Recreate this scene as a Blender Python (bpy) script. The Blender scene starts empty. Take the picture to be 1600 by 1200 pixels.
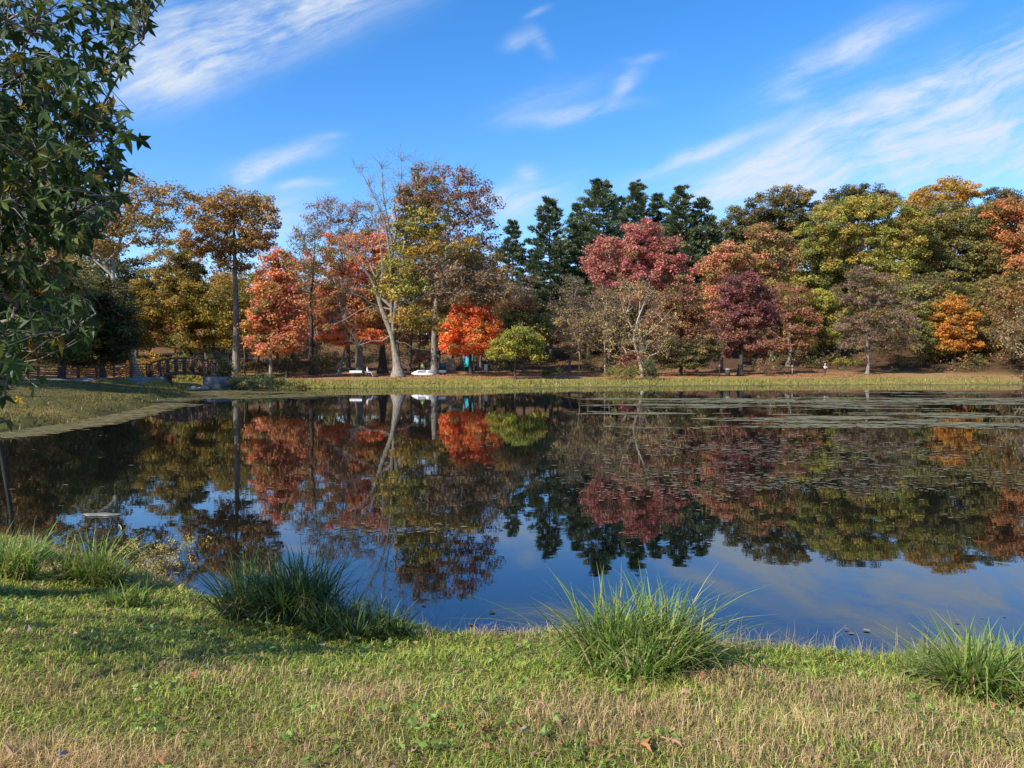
import bpy, bmesh, math, random
import numpy as np
from mathutils import Vector, Matrix

S = bpy.context.scene
COL = S.collection
RAD = math.radians
rng = np.random.default_rng(7)
random.seed(7)

# ------------------------------------------------------------------ camera
F = 1150.0                      # focal length in photo pixels (1600 wide)
CAMZ = 2.3
PITCH = math.atan(26 / F)       # horizon at photo row 574
cam = bpy.data.cameras.new('camera')
cam.sensor_width = 36.0
cam.lens = 36.0 * F / 1600.0
cam.clip_start = 0.05
cam.clip_end = 6000
cam_o = bpy.data.objects.new('camera', cam)
COL.objects.link(cam_o)
cam_o.location = (0, 0, CAMZ)
cam_o.rotation_euler = (RAD(90) - PITCH, 0, 0)
S.camera = cam_o

# ------------------------------------------------------------------ sun, sky, exposure
SUN_EL, SUN_AZ = RAD(36), RAD(42)      # AZ: degrees behind the pure left direction
to_sun = Vector((-math.cos(SUN_AZ) * math.cos(SUN_EL), -math.sin(SUN_AZ) * math.cos(SUN_EL), math.sin(SUN_EL)))
sun = bpy.data.lights.new('sun', 'SUN')
sun.energy = 5.0
sun.angle = RAD(0.5)
sun.color = (1.0, 0.93, 0.82)
sun_o = bpy.data.objects.new('sun', sun)
COL.objects.link(sun_o)
sun_o.rotation_euler = (-to_sun).to_track_quat('-Z', 'Y').to_euler()
sun_o.location = (0, 0, 60)

S.view_settings.view_transform = 'Standard'
S.view_settings.look = 'None'
S.view_settings.exposure = 0.75
S.view_settings.gamma = 1.0
S.view_settings.use_curve_mapping = False
S.cycles.max_bounces = 6
S.cycles.diffuse_bounces = 4
S.cycles.glossy_bounces = 3
S.cycles.transmission_bounces = 3
S.cycles.caustics_reflective = False
S.cycles.caustics_refractive = False

W = bpy.data.worlds.new('World')
S.world = W
W.use_nodes = True
wt = W.node_tree
wt.nodes.clear()


class NG:
    """tiny helper to write node graphs"""
    def __init__(self, tree):
        self.t = tree
        self.l = tree.links

    def n(self, typ, **kw):
        x = self.t.nodes.new(typ)
        for k, v in kw.items():
            setattr(x, k, v)
        return x

    def put(self, sock, v):
        if isinstance(v, bpy.types.NodeSocket):
            self.l.new(v, sock)
        elif v is not None:
            sock.default_value = v

    def math(self, op, a, b=None, c=None, clamp=False):
        x = self.n('ShaderNodeMath', operation=op, use_clamp=clamp)
        for i, v in enumerate((a, b, c)):
            if v is not None:
                self.put(x.inputs[i], v)
        return x.outputs[0]

    def vmath(self, op, a, b=None):
        x = self.n('ShaderNodeVectorMath', operation=op)
        self.put(x.inputs[0], a)
        if b is not None:
            self.put(x.inputs[1], b)
        return x.outputs['Value'] if op in ('DOT_PRODUCT', 'LENGTH') else x.outputs[0]

    def mapping(self, v, loc=(0, 0, 0), rot=(0, 0, 0), scale=(1, 1, 1), typ='POINT'):
        x = self.n('ShaderNodeMapping', vector_type=typ)
        self.put(x.inputs['Vector'], v)
        x.inputs['Location'].default_value = loc
        x.inputs['Rotation'].default_value = rot
        x.inputs['Scale'].default_value = scale
        return x.outputs[0]

    def noise(self, v, scale, detail=4, rough=0.55, dist=0.0):
        x = self.n('ShaderNodeTexNoise')
        if v is not None:
            self.put(x.inputs['Vector'], v)
        x.inputs['Scale'].default_value = scale
        x.inputs['Detail'].default_value = detail
        x.inputs['Roughness'].default_value = rough
        x.inputs['Distortion'].default_value = dist
        return x.outputs[0]

    def ramp(self, v, stops):
        x = self.n('ShaderNodeValToRGB')
        self.put(x.inputs[0], v)
        e = x.color_ramp.elements
        while len(e) < len(stops):
            e.new(0.5)
        for q, (p, c) in zip(e, stops):
            q.position = p
            q.color = c if len(c) == 4 else (*c, 1)
        return x.outputs[0]

    def mix(self, fac, a, b, blend='MIX'):
        x = self.n('ShaderNodeMix', data_type='RGBA', blend_type=blend)
        self.put(x.inputs[0], fac)
        self.put(x.inputs[6], a if isinstance(a, bpy.types.NodeSocket) else (*a, 1)[:4])
        self.put(x.inputs[7], b if isinstance(b, bpy.types.NodeSocket) else (*b, 1)[:4])
        return x.outputs[2]

    def maprange(self, v, a, b, c=0.0, d=1.0, smooth=True):
        x = self.n('ShaderNodeMapRange')
        x.interpolation_type = 'SMOOTHSTEP' if smooth else 'LINEAR'
        self.put(x.inputs[0], v)
        for i, q in enumerate((a, b, c, d)):
            x.inputs[i + 1].default_value = q
        return x.outputs[0]


g = NG(wt)
sky = g.n('ShaderNodeTexSky', sky_type='NISHITA')
sky.sun_disc = False
sky.sun_elevation = SUN_EL
sky.sun_rotation = math.atan2(to_sun.x, to_sun.y)
sky.altitude = 100
sky.air_density = 1.0
sky.dust_density = 0.3
sky.ozone_density = 2.5
hs = g.n('ShaderNodeHueSaturation')
hs.inputs['Saturation'].default_value = 1.36
hs.inputs['Value'].default_value = 1.0
g.l.new(sky.outputs[0], hs.inputs['Color'])
tc = g.n('ShaderNodeTexCoord').outputs['Generated']
sp = g.n('ShaderNodeSeparateXYZ')
g.l.new(tc, sp.inputs[0])
ymax = g.math('MAXIMUM', sp.outputs[1], 0.02)
ca = g.math('DIVIDE', sp.outputs[0], ymax)
cb = g.math('DIVIDE', sp.outputs[2], ymax)
cmb = g.n('ShaderNodeCombineXYZ')
g.put(cmb.inputs[0], ca)
g.put(cmb.inputs[1], cb)
P2 = cmb.outputs[0]
warp = g.n('ShaderNodeTexNoise')
g.put(warp.inputs['Vector'], P2)
warp.inputs['Scale'].default_value = 7
warp.inputs['Detail'].default_value = 4
wv = g.vmath('SUBTRACT', warp.outputs['Color'], (0.5, 0.5, 0.5))
wv = g.vmath('MULTIPLY', wv, (0.055, 0.035, 0.0))
PW = g.vmath('ADD', P2, wv)
# (row/column of the photograph the cloud stands over, half length, half width, tilt, density)
clouds = [
    (400, 52, 215, 48, 19, 1.0), (262, 112, 95, 46, 12, 0.95), (520, 0, 130, 34, 14, 0.6), (330, 20, 120, 50, 10, 0.6),
    (437, 250, 66, 15, 18, 0.8), (402, 276, 38, 17, 48, 0.8), (480, 292, 42, 9, 6, 0.55), (515, 214, 24, 5, 8, 0.3),
    (812, 318, 74, 26, 16, 0.85), (828, 274, 15, 11, 0, 0.75), (770, 312, 50, 14, 10, 0.5),
    (893, 180, 84, 12, 10, 0.75), (860, 155, 90, 22, 22, 0.28), (978, 130, 32, 13, 48, 0.65), (1008, 90, 30, 7, 10, 0.6),
    (812, 66, 24, 11, 10, 0.5), (848, 70, 22, 9, -48, 0.5), (838, 28, 18, 5, 20, 0.3),
    (1310, 85, 120, 27, 27, 0.75), (1390, 55, 70, 14, 22, 0.45), (1232, 155, 30, 10, 5, 0.5),
    (1440, 165, 330, 52, 21, 0.95), (1580, 125, 170, 44, 17, 0.95), (1330, 235, 210, 26, 24, 0.95), (1210, 250, 120, 16, 25, 0.7), (1390, 280, 200, 22, 20, 0.7), (1500, 205, 170, 26, 20, 0.8), (1072, 246, 130, 11, 21, 0.85),
    (1480, 255, 230, 38, 20, 0.9), (1600, 235, 130, 30, 14, 0.75), (1120, 290, 130, 20, 14, 0.45), (1260, 275, 160, 24, 16, 0.5),
    (430, 350, 70, 30, 25, 0.7), (1150, 282, 26, 13, 20, 0.4), (1680, 60, 160, 40, 18, 0.6), (1900, 200, 260, 60, 18, 0.7),
    (-150, 120, 260, 60, 15, 0.6),
]
tot = None
for (px, py, L, Wd, ang, st) in clouds:
    m = g.mapping(PW, loc=((px - 800) / F, (574 - py) / F, 0), rot=(0, 0, RAD(ang)),
                  scale=(L / F, Wd / F, 1), typ='TEXTURE')
    d2 = g.vmath('DOT_PRODUCT', m, m)
    e = g.math('MULTIPLY', g.math('EXPONENT', g.math('MULTIPLY', d2, -1.0)), st)
    tot = e if tot is None else g.math('ADD', tot, e)
tot = g.math('MINIMUM', tot, 1.05)
ST = g.mapping(PW, rot=(0, 0, RAD(-21)))
n1 = g.noise(g.mapping(ST, scale=(3.6, 19, 1)), 1.0, 8, 0.62, 0.5)
n2 = g.noise(g.mapping(ST, scale=(16, 95, 1)), 1.0, 8, 0.68, 0.3)
n3 = g.noise(PW, 6.0, 6, 0.6, 0.3)
nn = g.math('ADD', g.math('MULTIPLY', n1, 0.48), g.math('ADD', g.math('MULTIPLY', n2, 0.24), g.math('MULTIPLY', n3, 0.28)))
tex = g.maprange(nn, 0.37, 0.64, 0.08, 1.0)
front = g.math('MULTIPLY', g.math('MULTIPLY', tot, tex), g.maprange(sp.outputs[1], 0.05, 0.25))
# thin cirrus over the rest of the sky
nb = g.noise(g.mapping(tc, rot=(0, 0, RAD(20)), scale=(1.2, 5.0, 5.0)), 1.3, 6, 0.6, 0.4)
rest = g.math('MULTIPLY', g.maprange(nb, 0.52, 0.78, 0.0, 0.75), g.maprange(sp.outputs[1], 0.3, -0.1))
alpha = g.math('MINIMUM', g.math('ADD', front, rest), 0.93)
lift = g.n('ShaderNodeMix', data_type='RGBA', blend_type='MULTIPLY')
lift.inputs[0].default_value = 1.0
g.l.new(hs.outputs[0], lift.inputs[6])
lift.inputs[7].default_value = (1.04, 0.96, 1.05, 1)
skyc = g.mix(alpha, lift.outputs[2], (3.2, 3.55, 3.95))
bg = g.n('ShaderNodeBackground')
g.put(bg.inputs['Color'], skyc)
bg.inputs['Strength'].default_value = 0.14
out = g.n('ShaderNodeOutputWorld')
g.l.new(bg.outputs[0], out.inputs[0])


# ------------------------------------------------------------------ helpers
def at(px, py, d):
    """world point at depth d (metres along +Y) seen at photo pixel (px, py)"""
    cp, sp_ = math.cos(PITCH), math.sin(PITCH)
    a, b = (px - 800) / F, (600 - py) / F
    y = cp + b * sp_
    z = -sp_ + b * cp
    return np.array((a / y * d, d, CAMZ + z / y * d))


def xat(px, d):
    return (px - 800) / F * d


def to_px(x, y, z=0.0):
    y = np.maximum(y, 0.1)
    return 800 + F * x / y, 574 - F * (z - CAMZ) / y


_lat = np.random.default_rng(99).random((512, 512))


def vnoise(x, y):
    xi, yi = np.floor(x).astype(int), np.floor(y).astype(int)
    fx, fy = x - xi, y - yi
    fx, fy = fx * fx * (3 - 2 * fx), fy * fy * (3 - 2 * fy)
    A = _lat[xi % 512, yi % 512]
    B = _lat[(xi + 1) % 512, yi % 512]
    C_ = _lat[xi % 512, (yi + 1) % 512]
    D = _lat[(xi + 1) % 512, (yi + 1) % 512]
    return (A * (1 - fx) + B * fx) * (1 - fy) + (C_ * (1 - fx) + D * fx) * fy


def fbm(x, y, o=4):
    s, a, t = 0, 0.5, 0
    for k in range(o):
        s = s + a * vnoise(x * 2 ** k + 17.3 * k, y * 2 ** k + 5.1 * k)
        t += a
        a *= 0.5
    return s / t


def sm(x):
    x = np.clip(x, 0, 1)
    return x * x * (3 - 2 * x)


def mk(name, V, Fs, mat, parent=None, col=None, smooth=False, midx=None):
    """one mesh object from arrays; Fs: an (n,k) array or a list of such"""
    if isinstance(Fs, np.ndarray):
        Fs = [Fs]
    me = bpy.data.meshes.new(name)
    V = np.asarray(V, dtype=np.float32)
    me.vertices.add(len(V))
    me.vertices.foreach_set('co', V.ravel())
    nl = sum(f.size for f in Fs)
    npoly = sum(len(f) for f in Fs)
    me.loops.add(nl)
    me.polygons.add(npoly)
    me.loops.foreach_set('vertex_index', np.concatenate([f.ravel() for f in Fs]).astype(np.int32))
    ls, o = [], 0
    for f in Fs:
        ls.append(o + np.arange(len(f)) * f.shape[1])
        o += f.size
    me.polygons.foreach_set('loop_start', np.concatenate(ls).astype(np.int32))
    if smooth:
        me.polygons.foreach_set('use_smooth', np.ones(npoly, dtype=bool))
    if midx is not None:
        me.polygons.foreach_set('material_index', np.asarray(midx, dtype=np.int32))
    if col is not None:
        at_ = me.color_attributes.new('Col', 'FLOAT_COLOR', 'POINT')
        c4 = np.ones((len(V), 4), dtype=np.float32)
        c4[:, :3] = col
        at_.data.foreach_set('color', c4.ravel())
    me.update(calc_edges=True)
    for m in (mat if isinstance(mat, (list, tuple)) else [mat]):
        me.materials.append(m)
    o = bpy.data.objects.new(name, me)
    COL.objects.link(o)
    if parent is not None:
        o.parent = parent
    return o


def tag(o, label, cat, group=None):
    o['label'] = label
    o['category'] = cat
    if group:
        o['group'] = group
    return o


def thing(name, label, cat, loc=(0, 0, 0), rz=0.0, group=None):
    o = bpy.data.objects.new(name, None)
    o.empty_display_size = 0.2
    COL.objects.link(o)
    o.location = loc
    o.rotation_euler = (0, 0, rz)
    return tag(o, label, cat, group)


def setting(o, kind='structure'):
    o['kind'] = kind
    return o


class Bld:
    """collects boxes, bars and tubes into one mesh"""
    def __init__(self):
        self.V, self.F, self.n = [], {3: [], 4: []}, 0

    def add(self, V, Fq, k=4):
        self.V.append(np.asarray(V, float))
        self.F[k].append(np.asarray(Fq) + self.n)
        self.n += len(V)

    def box(self, c, s, rz=0.0, taper=1.0):
        x, y, z = np.array(s) / 2
        v = np.array([(-x, -y, -z), (x, -y, -z), (x, y, -z), (-x, y, -z),
                      (-x * taper, -y * taper, z), (x * taper, -y * taper, z), (x * taper, y * taper, z), (-x * taper, y * taper, z)])
        c_, s_ = math.cos(rz), math.sin(rz)
        R = np.array([(c_, -s_, 0), (s_, c_, 0), (0, 0, 1)])
        self.add(v @ R.T + np.array(c), [(0, 3, 2, 1), (4, 5, 6, 7), (0, 1, 5, 4), (1, 2, 6, 5), (2, 3, 7, 6), (3, 0, 4, 7)])
        return self

    def bar(self, a, b, w, h):
        """rectangular bar between two points"""
        a, b = np.array(a, float), np.array(b, float)
        t = b - a
        L = np.linalg.norm(t)
        t /= L
        up = np.array((0, 0, 1.0)) if abs(t[2]) < 0.95 else np.array((0, 1.0, 0))
        s_ = np.cross(t, up)
        s_ /= np.linalg.norm(s_)
        u = np.cross(s_, t)
        v = []
        for p in (a, b):
            for (i, j) in ((-1, -1), (1, -1), (1, 1), (-1, 1)):
                v.append(p + s_ * i * w / 2 + u * j * h / 2)
        self.add(v, [(0, 3, 2, 1), (4, 5, 6, 7), (0, 1, 5, 4), (1, 2, 6, 5), (2, 3, 7, 6), (3, 0, 4, 7)])
        return self

    def tube(self, pts, rad, n=8, cap=True, ridge=0.0, ph=0.0):
        pts = np.asarray(pts, float)
        m = len(pts)
        rad = np.broadcast_to(np.asarray(rad, float), (m,))
        T = np.gradient(pts, axis=0)
        T /= np.linalg.norm(T, axis=1)[:, None] + 1e-9
        ref = np.array((0.13, 0.97, 0.2)) if abs(T[0][1]) < 0.9 else np.array((1.0, 0, 0))
        A = np.cross(T, ref)
        A /= np.linalg.norm(A, axis=1)[:, None] + 1e-9
        B = np.cross(T, A)
        th = np.arange(n) / n * 2 * math.pi
        rr = rad[:, None] * (1 + ridge * np.cos(th * 5 + ph)[None])
        V = pts[:, None, :] + rr[:, :, None] * (np.cos(th)[None, :, None] * A[:, None, :] + np.sin(th)[None, :, None] * B[:, None, :])
        V = V.reshape(-1, 3)
        i = np.arange(m - 1)[:, None] * n
        j = np.arange(n)[None]
        a, b = i + j, i + (j + 1) % n
        Fq = np.stack([a, b, b + n, a + n], -1).reshape(-1, 4)
        self.add(V, Fq)
        if cap:
            c = len(V)
            self.add(np.array([pts[0], pts[-1]]), np.zeros((0, 4), int))
            o = self.n - 2 - c
            f = [(o + (k + 1) % n, o + k, self.n - 2) for k in range(n)] + [(o + (m - 1) * n + k, o + (m - 1) * n + (k + 1) % n, self.n - 1) for k in range(n)]
            self.F[3].append(np.array(f))
        return self

    def ball(self, c, r, nu=8, nv=6):
        r = np.broadcast_to(np.asarray(r, float), (3,))
        V = [(0, 0, 1)]
        for i in range(1, nv):
            t = math.pi * i / nv
            for j in range(nu):
                p = 2 * math.pi * j / nu
                V.append((math.sin(t) * math.cos(p), math.sin(t) * math.sin(p), math.cos(t)))
        V.append((0, 0, -1))
        V = np.array(V) * r + np.array(c)
        q, tr = [], []
        for i in range(nv - 2):
            for j in range(nu):
                a, b = 1 + i * nu + j, 1 + i * nu + (j + 1) % nu
                q.append((a, a + nu, b + nu, b))
        for j in range(nu):
            tr.append((0, 1 + j, 1 + (j + 1) % nu))
            l0 = 1 + (nv - 2) * nu
            tr.append((len(V) - 1, l0 + (j + 1) % nu, l0 + j))
        o = self.n
        self.add(V, np.array(q))
        self.F[3].append(np.array(tr) + o)
        return self

    def segs(self, P0, P1, R0, R1, n=5):
        """many open tapered segments at once"""
        P0, P1 = np.asarray(P0, float), np.asarray(P1, float)
        if len(P0) == 0:
            return self
        R0, R1 = np.asarray(R0, float), np.asarray(R1, float)
        T = P1 - P0
        T /= np.linalg.norm(T, axis=1)[:, None] + 1e-9
        ref = np.where(np.abs(T[:, 2:3]) < 0.9, np.array((0, 0, 1.0)), np.array((1.0, 0, 0)))
        A = np.cross(T, ref)
        A /= np.linalg.norm(A, axis=1)[:, None] + 1e-9
        B = np.cross(T, A)
        th = np.arange(n) / n * 2 * math.pi
        ring = np.cos(th)[None, :, None] * A[:, None] + np.sin(th)[None, :, None] * B[:, None]
        V = np.concatenate([P0[:, None] + ring * R0[:, None, None], P1[:, None] + ring * R1[:, None, None]], 1)
        k = len(P0)
        base = np.arange(k)[:, None] * 2 * n
        j = np.arange(n)[None]
        a, b = base + j, base + (j + 1) % n
        self.add(V.reshape(-1, 3), np.stack([a, b, b + n, a + n], -1).reshape(-1, 4))
        return self

    def build(self, name, mat, parent=None, smooth=False, off=None, col=None):
        V = np.concatenate(self.V)
        if off is not None:
            V = V - np.asarray(off)
        Fs = [np.concatenate([np.asarray(q).reshape(-1, k) for q in self.F[k]]) for k in (3, 4) if len(self.F[k])]
        Fs = [f for f in Fs if len(f)]
        return mk(name, V, Fs, mat, parent, smooth=smooth, col=col)


# ------------------------------------------------------------------ materials
def material(name):
    m = bpy.data.materials.new(name)
    m.use_nodes = True
    t = m.node_tree
    t.nodes.clear()
    q = NG(t)
    o = q.n('ShaderNodeOutputMaterial')
    return m, q, o


def mat_plain(name, c, rough=0.7, var=0.2, scale=6.0, metal=0.0, bump=0.0, c2=None):
    m, q, o = material(name)
    b = q.n('ShaderNodeBsdfPrincipled')
    co = q.n('ShaderNodeTexCoord').outputs['Object']
    n = q.noise(co, scale, 6, 0.6)
    f = q.maprange(n, 0.3, 0.7)
    lo = c2 if c2 else tuple(x * (1 - var) for x in c)
    q.put(b.inputs['Base Color'], q.mix(f, lo, tuple(min(1, x * (1 + var * 0.6)) for x in c)))
    b.inputs['Roughness'].default_value = rough
    b.inputs['Metallic'].default_value = metal
    if bump:
        bp = q.n('ShaderNodeBump')
        bp.inputs['Strength'].default_value = bump
        bp.inputs['Distance'].default_value = 0.02
        q.put(bp.inputs['Height'], q.noise(co, scale * 4, 5, 0.6))
        q.put(b.inputs['Normal'], bp.outputs[0])
    q.l.new(b.outputs[0], o.inputs[0])
    return m


def mat_bark(name, c, c2, moss=0.0):
    m, q, o = material(name)
    b = q.n('ShaderNodeBsdfPrincipled')
    co = q.n('ShaderNodeTexCoord').outputs['Object']
    st = q.mapping(co, scale=(5.0, 5.0, 0.7))
    n = q.noise(st, 1.6, 8, 0.65, 0.6)
    n2 = q.noise(co, 0.5, 4, 0.6)
    col = q.mix(q.maprange(n, 0.36, 0.62), c2, c)
    col = q.mix(q.math('MULTIPLY', q.maprange(n2, 0.45, 0.7), 0.45), col, c2)
    if moss:
        col = q.mix(q.math('MULTIPLY', q.maprange(q.noise(co, 1.1, 5), 0.5, 0.66), moss), col, (0.10, 0.11, 0.045))
    q.put(b.inputs['Base Color'], col)
    b.inputs['Roughness'].default_value = 0.9
    bp = q.n('ShaderNodeBump')
    bp.inputs['Strength'].default_value = 0.8
    bp.inputs['Distance'].default_value = 0.06
    q.put(bp.inputs['Height'], n)
    q.put(b.inputs['Normal'], bp.outputs[0])
    q.l.new(b.outputs[0], o.inputs[0])
    return m


def mat_leaf(name, trans=0.36, rough=0.55, gloss=0.35):
    """foliage colour lives in the mesh's own leaf colours, tinted per object"""
    m, q, o = material(name)
    a = q.n('ShaderNodeAttribute')
    a.attribute_name = 'Col'
    oi = q.n('ShaderNodeObjectInfo')
    c = q.mix(1.0, a.outputs['Color'], oi.outputs['Color'], 'MULTIPLY')
    b = q.n('ShaderNodeBsdfPrincipled')
    q.put(b.inputs['Base Color'], c)
    b.inputs['Roughness'].default_value = rough
    b.inputs['Specular IOR Level'].default_value = gloss
    t = q.n('ShaderNodeBsdfTranslucent')
    q.put(t.inputs['Color'], q.mix(1.0, c, (1.15, 1.1, 0.7), 'MULTIPLY'))
    mx = q.n('ShaderNodeMixShader')
    mx.inputs[0].default_value = trans
    q.l.new(b.outputs[0], mx.inputs[1])
    q.l.new(t.outputs[0], mx.inputs[2])
    q.l.new(mx.outputs[0], o.inputs[0])
    return m


LEAF = mat_leaf('foliage')
NEEDLE = mat_leaf('needles', 0.1, 0.5, 0.3)
BLADE = mat_leaf('grass_blades', 0.38, 0.5, 0.3)
BARK = {
    'pale': mat_bark('bark_pale', (0.30, 0.26, 0.21), (0.10, 0.085, 0.065), 0.3),
    'grey': mat_bark('bark_grey', (0.25, 0.22, 0.18), (0.10, 0.085, 0.07), 0.4),
    'brown': mat_bark('bark_brown', (0.13, 0.10, 0.075), (0.05, 0.04, 0.03), 0.2),
    'dark': mat_bark('bark_dark', (0.06, 0.048, 0.04), (0.025, 0.02, 0.016)),
    'white': mat_bark('bark_white', (0.44, 0.39, 0.31), (0.22, 0.19, 0.14)),
    'tan': mat_bark('bark_tan', (0.36, 0.28, 0.19), (0.2, 0.15, 0.1)),
}

# ------------------------------------------------------------------ pond and terrain
def shp(px, py):
    d = CAMZ * F / (py - 574)
    return (xat(px, d), d)


SHORE = np.array([
    (-9.5, 13.0), shp(-30, 850), shp(60, 866), shp(130, 884), shp(215, 905), shp(280, 928), shp(340, 955), shp(450, 968), shp(560, 985), shp(640, 996),
    shp(720, 1014), shp(790, 1018), shp(860, 1010), shp(960, 1016), shp(1060, 1024), shp(1160, 1032), shp(1260, 1038), shp(1350, 1046),
    shp(1440, 1048), shp(1530, 1040), shp(1640, 1034), (7, 6.6), (14, 8), (30, 14), (62, 30), (95, 58), (103, 80), (99, 97),
    (84, 101), shp(1600, 600.4), shp(1450, 600.2), shp(1300, 600.6), shp(1150, 601.2), shp(1000, 602.5), shp(900, 604), shp(800, 605),
    shp(700, 605.5), shp(620, 605.5), shp(520, 606), shp(440, 607), (-27.4, 78.5), (-31.5, 78), (-33.4, 84), (-36, 96), (-39.5, 108), (-42.5, 107),
    (-38.6, 95), (-36, 84), (-34.6, 76), (-31.5, 71), shp(300, 619), (-25.3, 52), shp(235, 634), (-20.2, 39), shp(190, 645), shp(100, 662), shp(40, 671), shp(-20, 680), (-21.5, 26),
    (-19.5, 22), (-14, 17)])


def shore_dist(x, y):
    """signed distance to the shoreline, > 0 on land"""
    x, y = np.asarray(x, float), np.asarray(y, float)
    best = np.full(x.shape, 1e9)
    inside = np.zeros(x.shape, bool)
    n = len(SHORE)
    for i in range(n):
        x0, y0 = SHORE[i]
        x1, y1 = SHORE[(i + 1) % n]
        dx, dy = x1 - x0, y1 - y0
        t = np.clip(((x - x0) * dx + (y - y0) * dy) / (dx * dx + dy * dy), 0, 1)
        dd = (x - x0 - t * dx) ** 2 + (y - y0 - t * dy) ** 2
        best = np.minimum(best, dd)
        c = ((y0 > y) != (y1 > y))
        with np.errstate(divide='ignore', invalid='ignore'):
            xi = x0 + (y - y0) * dx / (dy if dy != 0 else 1e-9)
        inside ^= c & (x < xi)
    d = np.sqrt(best)
    return np.where(inside, -d, d)


def ground(x, y, s=None):
    x, y = np.asarray(x, float), np.asarray(y, float)
    if s is None:
        s = shore_dist(x, y)
    s = s + (fbm(x * 0.9 + 40, y * 0.9, 3) - 0.5) * np.clip(np.hypot(x, y) * 0.03, 0.28, 1.0)
    near = sm((16 - np.hypot(x, y)) / 6)
    zn = 0.20 * sm(s / 0.35) + 0.36 * sm((s - 0.1) / 2.6) + 0.10 * sm((s - 2) / 5) + (fbm(x * 1.3, y * 1.3, 3) - 0.5) * 0.10 * sm(s / 1.0)
    zf = 0.35 * sm(s / 1.2) + 0.75 * sm((s - 0.5) / 9) + 0.5 * sm((s - 8) / 25) + (fbm(x * 0.12, y * 0.12, 3) - 0.5) * 0.6 * sm(s / 12)
    zl = near * zn + (1 - near) * zf
    for (ex, ey, er) in ((-38.6, 75.6, 5.0), (-38.6, 68.5, 5.0), (-41.5, 63.5, 5.5), (-48, 60, 6), (-29.6, 81.5, 5.0)):
        zl = np.maximum(zl, np.minimum(zl + 1.0, 1.25) * sm(1.6 - 1.6 * np.hypot(x - ex, y - ey) / er) * sm(s / 1.6))
    hill = 17 * sm((x * 0.28 + y - 131) / 80) * sm((x - 2) / 45) * sm((s - 8) / 20)
    hill = hill + 10 * sm((y - 128) / 85) * sm((s - 10) / 20)
    zl = zl + hill
    zw = -0.9 * sm(-s / 3.0) - 0.25 * sm(-s / 0.4)
    return np.where(s > 0, zl, zw)


def gz(x, y):
    return float(ground(np.array([x]), np.array([y]))[0])


th = np.concatenate([np.linspace(-180, -75, 22)[:-1], np.linspace(-75, -44, 32)[:-1], np.linspace(-44, 44, 250), np.linspace(44, 75, 32)[1:], np.linspace(75, 180, 22)[1:-1]])
rr = np.concatenate([np.linspace(0.6, 11, 84)[:-1], np.linspace(11, 68, 58)[:-1], np.linspace(68, 118, 96)[:-1], np.linspace(118, 230, 42)[:-1], np.geomspace(230, 2500, 14)])
TH, RR = np.meshgrid(np.radians(th), rr, indexing='ij')
gx, gy = RR * np.sin(TH), RR * np.cos(TH)
gs = shore_dist(gx, gy)
gzv = ground(gx, gy, gs)
nT, nR = gx.shape
ctr = np.array([[0, 0, gz(0, 0.01)]])
TV = np.concatenate([np.stack([gx, gy, gzv], -1).reshape(-1, 3), ctr])
ii, jj = np.meshgrid(np.arange(nT), np.arange(nR - 1), indexing='ij')
i2 = (ii + 1) % nT
TF = np.stack([ii * nR + jj, ii * nR + jj + 1, i2 * nR + jj + 1, i2 * nR + jj], -1).reshape(-1, 4)
k = np.arange(nT)
TF3 = np.stack([np.full(nT, nT * nR), k * nR, ((k + 1) % nT) * nR], -1)
# ground cover painted by kind: mown grass, tall shore grass, leaf litter, shade painted under the wood
nz = fbm(gx * 0.22, gy * 0.22, 4)
nz2 = fbm(gx * 0.05 + 9, gy * 0.05, 3)
grass = np.array((0.20, 0.18, 0.05))
litter = np.array((0.30, 0.165, 0.085))
shaded_floor = np.array((0.075, 0.045, 0.028))  # litter colour darkened to paint in the shade under the trees
near_soil = np.array((0.13, 0.125, 0.045))
gc = np.zeros(gx.shape + (3,))
wl = sm((gs - 3.5 + (nz - 0.5) * 9) / 6)[..., None]
gc[:] = grass * (1 - wl) + litter * wl
lawn = sm((nz2 - 0.52) * 6)[..., None] * sm((gs - 18) / 10)[..., None]
gc = gc * (1 - 0.6 * lawn) + 0.6 * lawn * np.array((0.23, 0.19, 0.06))
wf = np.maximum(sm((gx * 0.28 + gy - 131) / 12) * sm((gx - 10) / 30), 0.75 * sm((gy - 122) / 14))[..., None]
gc = gc * (1 - wf) + shaded_floor * wf
rightg = (sm((gx - 35) / 25) * sm((22 - gs) / 10) * sm((gy - 60) / 20))[..., None]
gc = gc * (1 - 0.55 * rightg) + 0.55 * rightg * np.array((0.25, 0.19, 0.07))
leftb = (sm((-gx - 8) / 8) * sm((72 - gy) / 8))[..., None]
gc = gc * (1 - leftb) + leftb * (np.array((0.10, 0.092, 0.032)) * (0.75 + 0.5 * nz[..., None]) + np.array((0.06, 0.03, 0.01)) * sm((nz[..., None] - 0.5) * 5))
nearw = sm((15 - np.hypot(gx, gy)) / 5)[..., None]
gc = gc * (1 - nearw) + near_soil * nearw
wetw = sm((0.12 - gs) / 0.5)[..., None]
gc = gc * (1 - wetw) + np.array((0.05, 0.042, 0.028)) * wetw
TC = np.concatenate([gc.reshape(-1, 3), near_soil[None]])


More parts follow.
